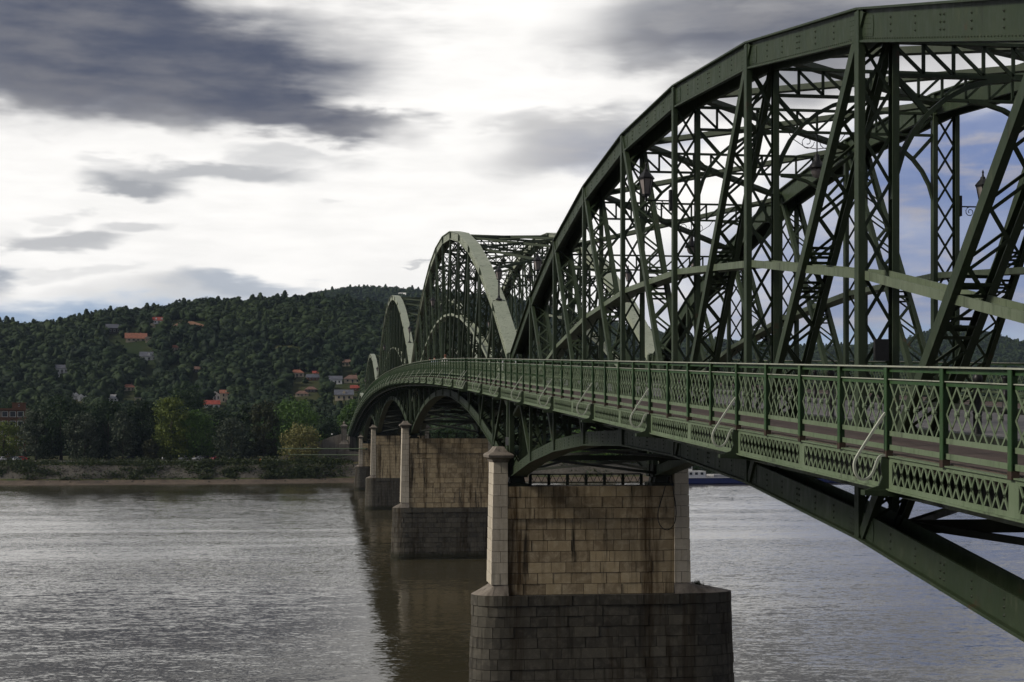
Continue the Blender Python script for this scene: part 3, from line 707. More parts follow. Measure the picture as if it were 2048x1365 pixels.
def make_pier(i):
    pc = PIER_Y[i]; wt = WALLTOP[i]; zt0 = EYE-9.83; zp0 = EYE-9.2; rnd = random.Random(i+5)
    pr = thing('bridge_pier', PLAB[i], 'pier', (XC, pc, 0), 'stone piers of the bridge'); single = i < 2
    joined = {'shaft': MB(), 'pilaster': MB(), 'base': MB()}
    def block(secs, mk):
        mb = MB().loft(secs)
        if single: obj('stone_block', mb, M[mk], pr)
        else: joined[mk].add(mb.v, mb.f)
    g = .016 if single else .02
    # core (mortar)
    co = MB(); full = [tuple(p) for p in AP]+[(p[0], -p[1]) for p in AP[::-1][1:-1]]
    secs = []
    for z in (-3., zt0-.02):
        o_ = .04*(zt0-z)-.07; secs.append([(XC+(x-XC)*(1+o_/7.8), pc+y*(1+o_/1.4), z) for x, y in full])
    co.loft(secs); obj('base_core', co, M['mortar'], pr)
    obj('shaft_core', MB().box(10.5, 21.6, pc-1.10, pc+1.15, zt0-.1, wt-.01), M['mortar'], pr)
    # base courses
    ncs = 16; hz = (zt0+.5)/ncs*1.0; hz = .63
    z1 = zt0; c = 0
    while z1 > -.6:
        z0 = z1-hz; s = 0.; first = True
        while s < AS[-1]-.05:
            w = rnd.uniform(1.0, 1.7) if .0 < s < AS[-1]-3 else rnd.uniform(.8, 1.2)
            if first: w = .45 if c % 2 else .9
            first = False
            e = min(s+w, AS[-1]);
            if AS[-1]-e < .5: e = AS[-1]
            prd = rnd.uniform(-.02, .025)+(.05 if c == 0 else 0)
            secs = []
            for q in np.linspace(s+g if s > 0 else s, e-g if e < AS[-1] else e, 4 if (s < 2.6 or e > AS[-1]-4) else 2):
                x, y, nx, ny = ap(q); sec = []
                for z, ins in ((z0+g, 0), (z1-g, 0), (z1-g, 1), (z0+g, 1)):
                    o_ = .04*(zt0-z)+prd-(.28 if ins else 0); sec.append((x+nx*o_, pc+y+ny*o_, z))
                secs.append(sec)
            block(secs, 'base'); s = e
        z1 = z0; c += 1
    # sloping shoulders of the base
    for sgn in (-1, 1):
        if sgn < 0: A = [(10.4+1.5*math.cos(a), 1.43*math.sin(a)) for a in np.linspace(.5*math.pi, 1.5*math.pi, 13)]+[(11.0, -1.43)]; A = [(11.0, 1.43)]+A
        else: A = [(21.7+3.3*math.cos(a), 1.43*math.sin(a)) for a in np.linspace(-.5*math.pi, .5*math.pi, 13)]+[(21.1, 1.43)]; A = [(21.1, -1.43)]+A
        B = [(max(x, 10.2) if sgn < 0 else min(x, 21.9), max(-1.22, min(1.22, y))) for x, y in A]
        sh = MB()
        nA = len(A)
        V = [(x, pc+y, zt0-.002) for x, y in A]+[(x, pc+y, zp0) for x, y in B]
        sh.add(V, [(k, k+1, nA+k+1, nA+k) for k in range(nA-1)]); obj('base_shoulder', sh, M['capstone'], pr)
    # shaft wall courses
    nc = round((wt-zt0)/.65); h = (wt-zt0)/nc
    for c in range(nc):
        z0 = zt0+h*c; z1 = z0+h; s = 10.98
        while s < 21.1:
            w = rnd.uniform(.85, 1.45)
            if s == 10.98 and c % 2: w *= .6
            e = min(s+w, 21.12);
            if 21.12-e < .45: e = 21.12
            prd = rnd.uniform(-.018, .02)+(.07 if c >= nc-3 else 0); yf = pc-1.15-prd
            block([[(x, yf, z0+g), (x, yf, z1-g), (x, pc-.8, z1-g), (x, pc-.8, z0+g)] for x in (s+g, e-g)], 'shaft'); s = e
    # end pilasters
    zc = CAPTOP[i]-.95; ncp = round((zc-zp0)/.68); h = (zc-zp0)/ncp
    for sgn in (-1, 1):
        xa, xb = (10.12, 10.97) if sgn < 0 else (21.13, 21.98); xo = xa if sgn < 0 else xb
        obj('pilaster_core', MB().box(xa+.06, xb-.06, pc-1.19, pc+1.2, zp0-.6, zc), M['mortar'], pr)
        for c in range(ncp):
            z0 = zp0+h*c; z1 = z0+h; tp = .022*(zc-z1)
            cuts = [xa-tp*(sgn < 0), xb+tp*(sgn > 0)] if c % 2 else [xa-tp*(sgn < 0), (xa+xb)/2+rnd.uniform(-.05, .05), xb+tp*(sgn > 0)]
            for a, b in zip(cuts[:-1], cuts[1:]):
                p_ = rnd.uniform(-.006, .008)
                yb_ = pc-.55 if ((a == cuts[0] and sgn < 0) or (b == cuts[-1] and sgn > 0)) else pc-.9
                block([[(x, pc-1.25-p_, z0+g*.7), (x, pc-1.25-p_, z1-g*.7), (x, yb_, z1-g*.7), (x, yb_, z0+g*.7)] for x in (a+(g*.7 if a != cuts[0] else 0), b-(g*.7 if b != cuts[-1] else 0))], 'pilaster')
            xs_ = (cuts[0], cuts[0]+.3) if sgn < 0 else (cuts[-1]-.3, cuts[-1])
            for ya, yb_ in ((pc-.53, pc+.4), (pc+.42, pc+1.25)):
                block([[(x, ya, z0+g*.7), (x, ya, z1-g*.7), (x, yb_, z1-g*.7), (x, yb_, z0+g*.7)] for x in xs_], 'pilaster')
        xm = (xa+xb)/2; hw = (xb-xa)/2
        cp = MB().loft([[(xm+sx*(hw+o), pc+sy*(1.25+o), z) for sx, sy in ((-1,-1),(1,-1),(1,1),(-1,1))] for o, z in ((.02, zc), (.06, zc+.05), (.10, zc+.18), (.30, zc+.28), (.33, zc+.42), (.26, zc+.50), (.02, zc+.62), (-.12, zc+.80), (-.2, zc+.93))])
        obj('pilaster_cap', cp, M['capstone'], pr)
    # bearings
    for xt in XT:
        for yb_, zz in ((SPANS[i][1], SPANS[i][5]), (SPANS[i+1][0], SPANS[i+1][4])):
            b_ = obj('bearing', MB().loft([[(xt+sx*w, yb_+sy*w*.8, z) for sx, sy in ((-1,-1),(1,-1),(1,1),(-1,1))] for w, z in ((.62, wt-.01), (.62, wt+.16), (.42, wt+.2), (.36, zz-.02))]), M['steel_dark'], pr)
            obj('end_shoe', MB().box(xt-.55, xt+.55, yb_-.42, yb_+.42, zz-.02, zz+.72), M['steel_dark'], pr)
    # latticed hand-rail on top of the wall
    yr = pc+.75; fr = obj('pier_handrail', MB().box(12.6, 19.5, yr-.03, yr+.03, wt+.62, wt+.70), M['steel_dark'], pr)
    for x in np.linspace(12.6, 19.5, 7): obj('handrail_post', MB().box(x-.09, x+.09, yr-.05, yr+.05, wt-.02, wt+.66), M['steel_dark'], fr)
    obj('handrail_foot', MB().box(12.6, 19.5, yr-.03, yr+.03, wt+.12, wt+.17), M['steel_dark'], fr)
    nbx = 30; w = 6.9/nbx
    zz_ = MB()
    for k in range(nbx):
        x = 12.6+w*k; a, b = ((wt+.15), (wt+.64))[::1 if k % 2 else -1]
        bb = MB().beam((x, yr, a), (x+w, yr, b), .03, .03, (0, 1, 0))
        if single: obj('handrail_bar', bb, M['steel_dark'], fr)
        else: zz_.add(bb.v, bb.f)
    if not single: obj('handrail_bars', zz_, M['steel_dark'], fr, kind='stuff')
    for k, mb in joined.items():
        if mb.v: obj('stone_blocks', mb, M[k], pr, kind='stuff')
    return pr
for i in range(4): make_pier(i)
# cable loop and weeds on the nearest pier
def loop():
    P = []; yf = PIER_Y[0]-1.3
    K = [(20.55, EYE-3.3), (20.4, EYE-3.9), (20.15, EYE-4.6), (20.05, EYE-5.2), (20.2, EYE-5.75), (20.6, EYE-6.05), (21.0, EYE-5.85), (21.22, EYE-5.3), (21.2, EYE-4.5), (21.05, EYE-3.8), (20.98, EYE-3.2)]
    V = [Vector((x, yf, z)) for x, z in K]
    for _ in range(2):
        q = [V[0]]
        for a, b in zip(V[:-1], V[1:]): q += [a.lerp(b, .25), a.lerp(b, .75)]
        V = q+[V[-1]]
    return MB().tube(V, .028, 6)
tag(obj('hanging_cable', loop(), M['iron']), 'black cable hanging in a loop on the face of the nearest pier', 'cable')
def weeds():
    mb = MB(); r = random.Random(2)
    for _ in range(90):
        a = r.uniform(0, 6.28); b = r.uniform(.05, .4); h = r.uniform(.15, .42); x0, y0 = 22.75+r.gauss(0, .12), PIER_Y[0]-.45+r.gauss(0, .12); w = .02
        z0 = EYE-9.45; tx, ty = x0+b*math.cos(a)*.7, y0+b*math.sin(a)*.7
        mb.add([(x0-w, y0, z0-.1), (x0+w, y0, z0-.1), (tx, ty, z0+h)], [(0, 1, 2)])
    return mb
tag(obj('weed_tuft', weeds(), LEAF['brown']), 'dry tuft of weeds on the right shoulder of the nearest pier', 'plant')

# ------------------------------------------------------------------ abutments
def abutment(near):
    y = 5.3 if near else E_END; s = -1 if near else 1; z = zb[0] if near else zb[5]
    ab = thing('abutment', 'stone abutment at the near end of the bridge' if near else 'grey stone abutment with finial pillars at the far end of the bridge', 'abutment', (XC, y, 0))
    gz = -4 if near else 5.8; d = deck(5.3)
    def bx(a, b): return (min(a, b), max(a, b))
    obj('seat_wall', MB().box(9.0, 23.1, *bx(y-s*.9, y+s*1.2), gz, z-.03), M['rubble'], ab)
    obj('back_wall', MB().box(9.0, 23.1, *bx(y+s*1.2, y+s*3.5), gz, d-.5), M['rubble'], ab)
    obj('approach_road', MB().box(8.5, 23.6, *bx(y+s*.06, y+s*60), d-.49, d-.1), M['road'], ab)
    if not near:
        obj('embankment', MB().box(9.0, 23.1, y+3.5, y+60, gz, d-.5), M['rubble'], ab)
        for x in (7.2, 24.86):
            pl_ = obj('pillar', MB().loft([[(x+sx*w, y+1.2+sy*w, zz) for sx, sy in ((-1,-1),(1,-1),(1,1),(-1,1))] for w, zz in ((1.75, 5.5), (1.7, EYE-4.4), (1.35, EYE-4.3), (1.0, EYE-3.7), (1.0, EYE-3.5), (.85, EYE-3.4), (.85, EYE+1.0), (1.15, EYE+1.15), (1.2, EYE+1.6), (.7, EYE+1.9), (.35, EYE+2.1))]), M['rubble'], ab)
            obj('finial', MB().lathe([(.2, 0), (.3, .15), (.42, .45), (.36, .75), (.12, .95), (.16, 1.05), (.02, 1.25)], (x, y+1.2, EYE+2.05), 10), M['capstone'], pl_)
        obj('stair_wall', MB().prism([(6.2, y+2.2, 5.8), (6.2, y+2.2, EYE-1.2), (2.5, y+2.2, EYE-2.2), (-14, y+2.2, 7.6), (-14, y+2.2, 5.8)], (0, 2.2, 0)), M['rubble'], ab)
abutment(True); abutment(False)

# ------------------------------------------------------------------ lamps on the bridge
def lantern(parent, x, y, z, sc=1.):
    def rg(r, h, n=6): return [(x+r*sc*math.cos(2*math.pi*k/n), y+r*sc*math.sin(2*math.pi*k/n), z+h*sc) for k in range(n)]
    obj('lamp_glass', MB().loft([rg(.12, .06), rg(.22, .54)]), M['lampglass'], parent)
    fr = obj('lamp_frame', MB().loft([rg(.05, -.12), rg(.05, -.02), rg(.13, 0), rg(.135, .06), rg(.10, .062)]), M['iron'], parent)
    for k in range(6): obj('frame_bar', MB().beam(rg(.13, .04)[k], rg(.235, .56)[k], .022*sc, .022*sc), M['iron'], fr)
    obj('lamp_roof', MB().loft([rg(.27, .54), rg(.28, .58), rg(.16, .72), rg(.10, .78), rg(.09, .84), rg(.04, .88), rg(.03, .98), rg(.045, 1.01), rg(.005, 1.1)]), M['iron'], parent)
def chord_lamp(si, k, ti, label):
    S = SP[si]; x = XT[ti]; y = S['Yk'][k]; z = S['zt'][k]+.04
    t = thing('bridge_lamp', label, 'street lamp', (x, y, z), 'lamp posts standing on the chords')
    obj('lamp_post', MB().lathe([(.22, 0), (.22, .08), (.10, .16), (.07, .3), (.055, .35), (.05, 1.2), (.09, 1.25), (.05, 1.3)], (x, y, z), 8), M['iron'], t)
    lantern(t, x, y, z+1.35)
W_ = {0: 'near', 1: 'far'}; SN = ['nearest span', 'second span', 'third span', 'fourth span', 'last span']
for si, kk in ((0, (9,)), (1, (1, 11)), (2, (1, 13)), (3, (1,))):
    for k in kk:
        for ti in (0, 1):
            chord_lamp(si, k, ti, 'black lantern on a short post at the %s end of the %s, %s truss' % ('near' if k == 1 else 'far', SN[si], W_[ti]))
def scroll(cx, cz, r, n=14, turns=1.4, a0=0, s=1):
    return [(cx+s*r*(1-i/n*.75)*math.cos(a0+2*math.pi*turns*i/n), cz+r*(1-i/n*.75)*math.sin(a0+2*math.pi*turns*i/n)) for i in range(n+1)]
def bracket_lamp(si, k, ti, label):
    S = SP[si]; s = -1 if ti == 0 else 1; x0 = XT[ti]+s*.48; y = S['Yk'][k]; z = deck(y)+6.5
    t = thing('bracket_lamp', label, 'street lamp', (x0, y, z), 'lamps bracketed over the footways')
    obj('wall_plate', MB().box(min(x0, x0+s*.07), max(x0, x0+s*.07), y-.09, y+.09, z-.32, z+.35), M['iron'], t)
    arm = obj('bracket_arm', MB().tube([(x0+s*.05, y, z), (x0+s*.86, y, z)], .025, 6), M['iron'], t)
    for cx, r, a0 in ((.38, .17, 1.57), (.72, .12, 1.57)):
        obj('scroll', MB().tube([(x0+s*a, y, z+b-r) for a, b in scroll(cx, 0, r, a0=a0)], .014, 5), M['iron'], arm)
    lantern(t, x0+s*.83, y, z+.14)
for si, k in ((0, 5), (1, 6), (2, 7), (3, 6)):
    for ti in (0, 1): bracket_lamp(si, k, ti, 'black bracketed lantern at the middle of the %s, above the %s footway' % (SN[si], W_[ti]))
def hanging_lamp(si, k, label):
    S = SP[si]; y = S['Yk'][k]; z = S['zt'][k]-.62-.78
    t = thing('hanging_lamp', label, 'street lamp', (XC, y, z), 'lamps hung from the cross struts')
    obj('lamp_rod', MB().tube([(XC, y, z), (XC, y, z-.75)], .022, 6), M['iron'], t)
    for s in (-1, 1):
        obj('scroll', MB().tube([(XC+a*s, y, z-.28+b) for a, b in scroll(.33, 0, .24, 16, 1.3, 3.14)], .014, 5), M['iron'], t)
        obj('scroll_stay', MB().tube([(XC+s*.03, y, z-.5), (XC+s*.4, y, z-.45), (XC+s*.8, y, z-.2), (XC+s*.95, y, z)], .014, 5), M['iron'], t)
    obj('lamp_shade', MB().lathe([(.03, -.66), (.09, -.7), (.10, -.86), (.2, -.98), (.29, -1.1), (.30, -1.16), (.2, -1.15)], (XC, y, z), 12), M['iron'], t, smooth=True)
    obj('lamp_glass', MB().lathe([(.2, -1.15), (.2, -1.25), (.16, -1.36), (.08, -1.44), (.01, -1.46)], (XC, y, z), 12), M['lampglass'], t, smooth=True)
for si, k in ((0, 3), (0, 5), (0, 7), (1, 3), (1, 5), (1, 7), (2, 5)):
    hanging_lamp(si, k, 'bell-shaped lamp hanging over the road in the %s, at its %s strut' % (SN[si], {3: 'third', 5: 'fifth', 7: 'seventh'}[k]))
# bollards between the road and the trusses
for ti in (0, 1):
    for j in range(7):
        y = 19.1+8.37*j+(0 if ti == 0 else 5.0); x = 12.55 if ti == 0 else 19.5; z = deck(y)-.12
        b = thing('bollard', 'black cast iron bollard beside the %s truss, number %s along the nearest span' % (W_[ti], ['one', 'two', 'three', 'four', 'five', 'six', 'seven'][j]), 'bollard', (x, y, z), 'bollards along the road edge')
        if 'bol' not in MESH:
            MESH['bol'] = MB().lathe([(.13, 0), (.13, .12), (.09, .16), (.08, .5), (.10, .54), (.08, .58), (.07, 1.0), (.10, 1.04), (.07, 1.09)], (0, 0, 0), 10).mesh('bollard_shaft', True); MESH['bol'].materials.append(M['iron'])
            MESH['bolk'] = MB().lathe([(.03, 1.08), (.09, 1.14), (.10, 1.22), (.06, 1.30), (.005, 1.33)], (0, 0, 0), 10).mesh('bollard_knob', True); MESH['bolk'].materials.append(M['iron'])
        obj('bollard_shaft', MESH['bol'], None, b, loc=(x, y, z)); obj('bollard_knob', MESH['bolk'], None, b, loc=(x, y, z))
# cabinet and sign boxes fixed to the trusses
y = SP[0]['Yk'][3]; o = obj('switch_box', MB().box(XT[0]-.15, XT[0]+.15, y-.30, y-.19, deck(y)+1.4, deck(y)+1.85), M['iron']); tag(o, 'dark switch box hung on the laced upright of the nearest span', 'box')
y = 90.2; o = obj('notice_plate', MB().box(11.0, 11.3, y-.62, y-.59, deck(y)-3.95, deck(y)-3.45), mat_plain('grey_plate', (.27, .27, .28), .6)); tag(o, 'small grey plate fixed under the deck above the nearest pier', 'plate')

# ------------------------------------------------------------------ people and a car on the bridge
def person(name_label, x, y, z, top, legs, hair, skin=(.42, .27, .2), rz=0., step=.18, h=1.75):
    k = h/1.75
    V = [(0,0,.95),(0,0,1.15),(0,.02,1.36),(0,.03,1.48),(0,.05,1.56),(0,.06,1.66),
         (.19,.0,1.40),(.25,-step*.6,1.14),(.24,-step*.2+.05,.90),(.24,-step*.1+.08,.80),(-.19,.0,1.40),(-.25,step*.6,1.14),(-.24,step*.6+.08,.90),(-.24,step*.6+.12,.80),
         (.10,0,.90),(.11,step*.9,.50),(.11,step*.7,.09),(.11,step*.7+.15,.05),(-.10,0,.90),(-.11,-step*.5,.50),(-.11,-step*1.6,.11),(-.11,-step*1.6+.14,.05)]
    E_ = [(0,1),(1,2),(2,3),(3,4),(4,5),(2,6),(6,7),(7,8),(8,9),(2,10),(10,11),(11,12),(12,13),(0,14),(14,15),(15,16),(16,17),(0,18),(18,19),(19,20),(20,21)]
    R = [.15,.15,.17,.07,.085,.095,.075,.05,.038,.045,.075,.05,.038,.045,.10,.07,.045,.045,.10,.07,.045,.045]
    me = bpy.data.meshes.new('person'); me.from_pydata([tuple(c*k for c in v) for v in V], E_, []); me.update()
    o = bpy.data.objects.new('person', me); COL.objects.link(o); o.location = (x, y, z); o.rotation_euler[2] = rz
    sk = o.modifiers.new('skin', 'SKIN'); sl = me.skin_vertices[0].data
    for i, r in enumerate(R): sl[i].radius = (r*k, r*k*(.72 if i in (0, 1, 2) else 1)); sl[i].use_root = i == 0
    ss = o.modifiers.new('sub', 'SUBSURF'); ss.levels = 1; ss.render_levels = 1
    m, N = new_mat('clothes'); zc = N.n('ShaderNodeSeparateXYZ', inp={0: N.n('ShaderNodeTexCoord').outputs['Object']}).outputs[2]
    c = N.mix(N.m('GREATER_THAN', zc, .93*k), legs, top); c = N.mix(N.m('GREATER_THAN', zc, 1.47*k), c, skin); c = N.mix(N.m('LESS_THAN', zc, .1*k), c, (.03, .025, .02))
    finish(N, c, .8); me.materials.append(m); tag(o, name_label, 'person')
    hm = MB().lathe([(.02, -.07), (.095, -.05), (.112, .02), (.10, .08), (.06, .115), (.01, .125)], (0, 0, 0), 10)
    obj('hair', hm, mat_plain('hair', hair, .7), o, loc=(x-math.sin(rz)*.045*k, y+math.cos(rz)*.045*k, z+1.665*k), smooth=True)
for a in (('person in a white shirt with brown hair walking on the footway', 9.6, 117., (.75, .75, .72), (.05, .06, .10), (.16, .06, .03), 0.),
          ('person in a pale blue shirt with dark hair walking ahead on the footway', 9.5, 127., (.45, .52, .62), (.03, .03, .04), (.015, .012, .01), 0.),
          ('person in dark clothes farthest along the footway', 9.8, 137., (.05, .05, .06), (.04, .04, .05), (.02, .015, .01), .2)):
    person(a[0], a[1], a[2], deck(a[2])-.02, a[3], a[4], a[5], rz=a[6])
CARM = {}
def car(label, loc, rz, colr, cat='car', group=None, kind='car', plain=False):
    key = tuple(colr)
    if key not in CARM:
        m, N = new_mat('car_paint'); n = N.noise(pos(N), 2., 2).outputs['Fac']; finish(N, N.mix(n, tuple(c*.9 for c in colr), colr), .25, None, spec=.6); CARM[key] = m
    t = thing('parked_car' if group else 'car', label, cat, loc, group); t.rotation_euler[2] = rz
    hh = .2 if kind == 'van' else 0.
    if ('carbody', kind) not in MESH:
        pr = [(-2.05,.32),(-2.1,.55),(-2.05,.82),(-1.1,.93),(-.55,1.42+hh),(.95,1.45+hh),(1.65,1.0+hh),(2.08,.92),(2.12,.5),(2.0,.30)]
        secs = []
        for yy, k in ((-.84, .9), (-.72, 1.), (.72, 1.), (.84, .9)):
            secs.append([(x, yy*(1-.16*max(0, (z-.95)/.5)), .3+(z-.3)*k if abs(yy) > .8 else z) for x, z in pr])
        MESH[('carbody', kind)] = MB().loft(secs).mesh('car_body')
        w = MB().prism([(-.98, -.80, .97), (-.54, -.76, 1.33+hh), (.2, -.76, 1.36+hh), (.2, -.80, .97)], (0, .02, 0)); MESH[('cw', kind, 0)] = w.mesh('side_window')
        w = MB().prism([(.28, -.80, .97), (.28, -.76, 1.36+hh), (.9, -.76, 1.36+hh), (1.5, -.80, 1.0)], (0, .02, 0)); MESH[('cw', kind, 1)] = w.mesh('side_window')
        w = MB().add([(-1.1, -.66, .95), (-1.1, .66, .95), (-.6, .58, 1.39+hh), (-.6, -.58, 1.39+hh)], [(0, 3, 2, 1)]); MESH[('cw', kind, 2)] = w.mesh('windscreen')
        w = MB().loft([[(r*math.cos(a), yy, .32+r*math.sin(a)) for a in np.linspace(0, 6.283, 15)[:-1]] for yy, r in ((-.1, .27), (-.09, .32), (.09, .32), (.1, .27))]); MESH['wheel'] = w.mesh('wheel')
        for q in [('cw', kind, i) for i in range(3)]: MESH[q].materials.append(M['glass'])
        MESH['wheel'].materials.append(M['tyre'])
        MESH['light'] = MB().box(-.03, .03, -.16, .16, -.07, .07).mesh('headlight'); MESH['light'].materials.append(M['white'])
    def part(nm, me, p, mat=None):
        o = bpy.data.objects.new(nm, me); COL.objects.link(o); o.parent = t; o.location = p
        if mat: o.data = me.copy(); o.data.materials.append(mat)
        return o
    part('car_body', MESH[('carbody', kind)], (0, 0, 0), CARM[key])
    for s in (1, -1):
        for i in (0, 1):
            o = part('side_window', MESH[('cw', kind, i)], (0, 0, 0)); o.location = (0, -.045*s, 0); o.scale = (1, s, 1)
        for x in (-1.3, 1.35): part('wheel', MESH['wheel'], (x, s*.74, 0))
        part('headlight', MESH['light'], (-2.06, s*.58, .7))
    part('windscreen', MESH[('cw', kind, 2)], (-.02, 0, .012))
    return t
car('white car crossing the bridge behind the footway railing', (14.1, 113, deck(113)-.12), -math.pi/2+.0, (.75, .75, .74))

# mooring booms on the farthest pier
for lab, y, xa, xb, z, r in (('upper of two long thin green booms jutting left from the farthest pier', PIER_Y[3]-1.5, -11.6, 12.0, EYE-5.0, .14), ('lower of two long thin green booms jutting left from the farthest pier', PIER_Y[3]+1.6, -8.9, 11.0, EYE-6.75, .13)):
    t = thing('boom', lab, 'boom', (xb, y, z), 'booms on the farthest pier')
    obj('boom_pole', MB().tube([(xa, y, z+.12), (xa+8, y, z+.05), (xb, y, z)], [r*.8, r, r*1.15], 8), M['paint_pale'], t)
    obj('tip_plate', MB().prism([(xa-.1, y, z-.1), (xa+.3, y, z+.0), (xa-.2, y, z+.75), (xa-.5, y, z+.75)], (0, .06, 0)), M['paint_pale'], t)
    obj('pole_bracket', MB().box(xb-.3, xb+.3, min(y, PIER_Y[3]+(-1.2 if y < PIER_Y[3] else 1.1)), max(y, PIER_Y[3]+(-1.2 if y < PIER_Y[3] else 1.1)), z-.25, z+.25), M['steel_dark'], t)
    for k in range(4): obj('boom_pin', MB().box(xa+2+k*4-.04, xa+2+k*4+.04, y-.04, y+.04, z+.05, z+.38), M['iron'], t)

# ------------------------------------------------------------------ trees on the far bank
def leaf_mesh(name, W, H, nclu, nleaf, size, seed, lo=.10, shape=1.0):
    """crown: leaf-sized quads gathered in clumps through an uneven envelope (base of the tree at z=0)"""
    r = np.random.RandomState(seed); cz = H*(lo+1)/2; rz = H*(1-lo)/2
    u = r.uniform(-1, 1, nclu); ang = r.uniform(0, 2*np.pi, nclu)
    prof = np.where(u > 0, np.sqrt(np.clip(1-(u*.97)**2, 0, 1))**(1./max(shape, .2) if shape < 1 else shape), .80+.20*(1+u))
    rad = np.sqrt(r.uniform(.12, 1., nclu))*r.uniform(.80, 1.1, nclu)*prof
    C = np.stack([np.cos(ang)*rad*W*.40, np.sin(ang)*rad*W*.40, cz+u*rz*.90*r.uniform(.9, 1.05, nclu)], 1)
    cr = r.uniform(.09, .18, nclu)*W
    idx = r.randint(0, nclu, nleaf); e = r.normal(size=(nleaf, 3)); e /= np.linalg.norm(e, axis=1)[:, None]
    P = C[idx]+e*(cr[idx]*r.uniform(.55, 1., nleaf))[:, None]*np.array([1, 1, .8]); P[:, 2] = np.maximum(P[:, 2], H*.03)
    nrm = e+r.normal(size=(nleaf, 3))*.55+np.array([0, 0, .35]); nrm /= np.linalg.norm(nrm, axis=1)[:, None]
    t = np.cross(nrm, r.normal(size=(nleaf, 3))); t /= np.linalg.norm(t, axis=1)[:, None]; b = np.cross(nrm, t)
    s = size*r.uniform(.6, 1.3, nleaf)[:, None]
    V = np.stack([P-t*s*.5, P+b*s*.32, P+t*s*.5, P-b*s*.32], 1).reshape(-1, 3)
    me = bpy.data.meshes.new(name); me.vertices.add(nleaf*4); me.vertices.foreach_set('co', V.ravel().astype(np.float32))
    me.loops.add(nleaf*4); me.loops.foreach_set('vertex_index', np.arange(nleaf*4, dtype=np.int32))
    me.polygons.add(nleaf); me.polygons.foreach_set('loop_start', np.arange(0, nleaf*4, 4, dtype=np.int32)); me.polygons.foreach_set('loop_total', np.full(nleaf, 4, np.int32))
    me.update(calc_edges=True); return me
def trunk_mb(H, W, seed):
    r = random.Random(seed); mb = MB(); R = H*.022
    mb.tube([(0, 0, -.4), (.05*W*.1, 0, H*.15), (r.uniform(-.3, .3), r.uniform(-.3, .3), H*.35), (r.uniform(-.5, .5), r.uniform(-.5, .5), H*.7)], [R*1.25, R, R*.8, R*.25], 8)
    return mb
def limb_mb(H, W, seed):
    r = random.Random(seed); a = r.uniform(0, 6.28); z = H*r.uniform(.15, .35); R = H*.010; l = W*.3
    return MB().tube([(0, 0, z), (l*.4*math.cos(a), l*.4*math.sin(a), z+H*.12), (l*math.cos(a), l*math.sin(a), z+H*.3)], [R, R*.7, R*.25], 6)
def ground_z(x, y):
    d = y-bank_y(x); zz = float(np.interp(d, [p[0] for p in BANKPROF], [p[1] for p in BANKPROF])); return max(zz, float(hill_z(x, y)) if y > 560 else -9)
def at(px, r): t = (px-1024)/2987; return r*ST+r*t*CT, r*CT-r*t*ST
def tree(label, px, r, ytop, wpx, leaf, seed, lo=.0, dens=1., group='trees along the far bank'):
    x, y = at(px, r); z = ground_z(x, y); H = (861.6-ytop)/2987*r+EYE-z; W = 1.18*wpx*r/2987
    t = thing('bank_tree', label, 'tree', (x, y, z), group)
    n = int(5200*dens*max(.35, W*H/260))
    cr = leaf_mesh('crown', W, H, 95, n, .72, seed, lo); cr.materials.append(LEAF[leaf]); obj('crown', cr, None, t, loc=(x, y, z))
    tk = obj('trunk', trunk_mb(H, W, seed), M['bark'], t, loc=(x, y, z))
    for k in range(4): obj('limb', limb_mb(H, W, seed*7+k), M['bark'], tk, loc=(x, y, z))
TREES = [
 ('yellow-green tree at the left edge, behind the parked cars', 8, 512, 846, 90, 'yellow'),
 ('grey-green willow just right of the brick building', 72, 500, 818, 78, 'silver'),
 ('tall dark tree with pale tips, highest of the left clump', 122, 503, 789, 112, 'dark'),
 ('lighter silvery willow in front of the dark clump', 168, 496, 826, 74, 'silver'),
 ('dark tree right of the silvery willow', 215, 504, 797, 90, 'dark'),
 ('dark tree with pale leaf tips above the white gap in the bank', 246, 497, 822, 56, 'silver'),
 ('deep green tree standing left of the white parked car', 285, 506, 796, 84, 'dark'),
 ('yellow-green tree above the single white parked car', 342, 500, 792, 76, 'yellow'),
 ('small tree under the yellow-green one', 300, 496, 880, 34, 'brown'),
 ('green tree between the yellow-green one and the grey willow', 392, 505, 822, 84, 'green'),
 ('broad dark round tree rising behind the bank trees', 372, 545, 768, 92, 'dark'),
 ('grey-blue willow in the middle of the far bank', 462, 497, 838, 78, 'silver'),
 ('narrow grey-green tree behind the grey-blue willow', 484, 508, 808, 52, 'dark'),
 ('brownish-topped tree left of the bright green one', 528, 506, 800, 62, 'brown'),
 ('broad bright green tree left of the bridge', 590, 512, 797, 116, 'green'),
 ('low cream-blossomed tree above the green booms', 600, 492, 852, 84, 'bloom'),
 ('dark tree close to the far abutment', 662, 520, 838, 66, 'dark'),
 ('dark tree behind the far abutment pillar', 706, 545, 800, 60, 'green'),
 ('dark tree half hidden beneath the far deck', 640, 530, 850, 60, 'dark'),
 ('dark tree filling the back of the left clump', 182, 520, 806, 96, 'dark'),
 ('dark tree behind the yellow-green tree above the white car', 330, 525, 806, 90, 'dark'),
 ('dark tree behind the grey-blue willow', 440, 525, 822, 90, 'dark'),
 ('dark tree behind the brick building', 30, 545, 800, 100, 'dark'),
 ('green tree beyond the moored blue boat', 1400, 500, 905, 110, 'dark'),
 ('dark tree behind the second pier on the far bank', 900, 505, 850, 110, 'dark'),
 ('green tree seen under the arch above the nearest pier', 1180, 505, 860, 130, 'green'),
]
for k, (lab, px, r, yt, w, lf) in enumerate(TREES): tree(lab, px, r, yt, w, lf, 100+k)
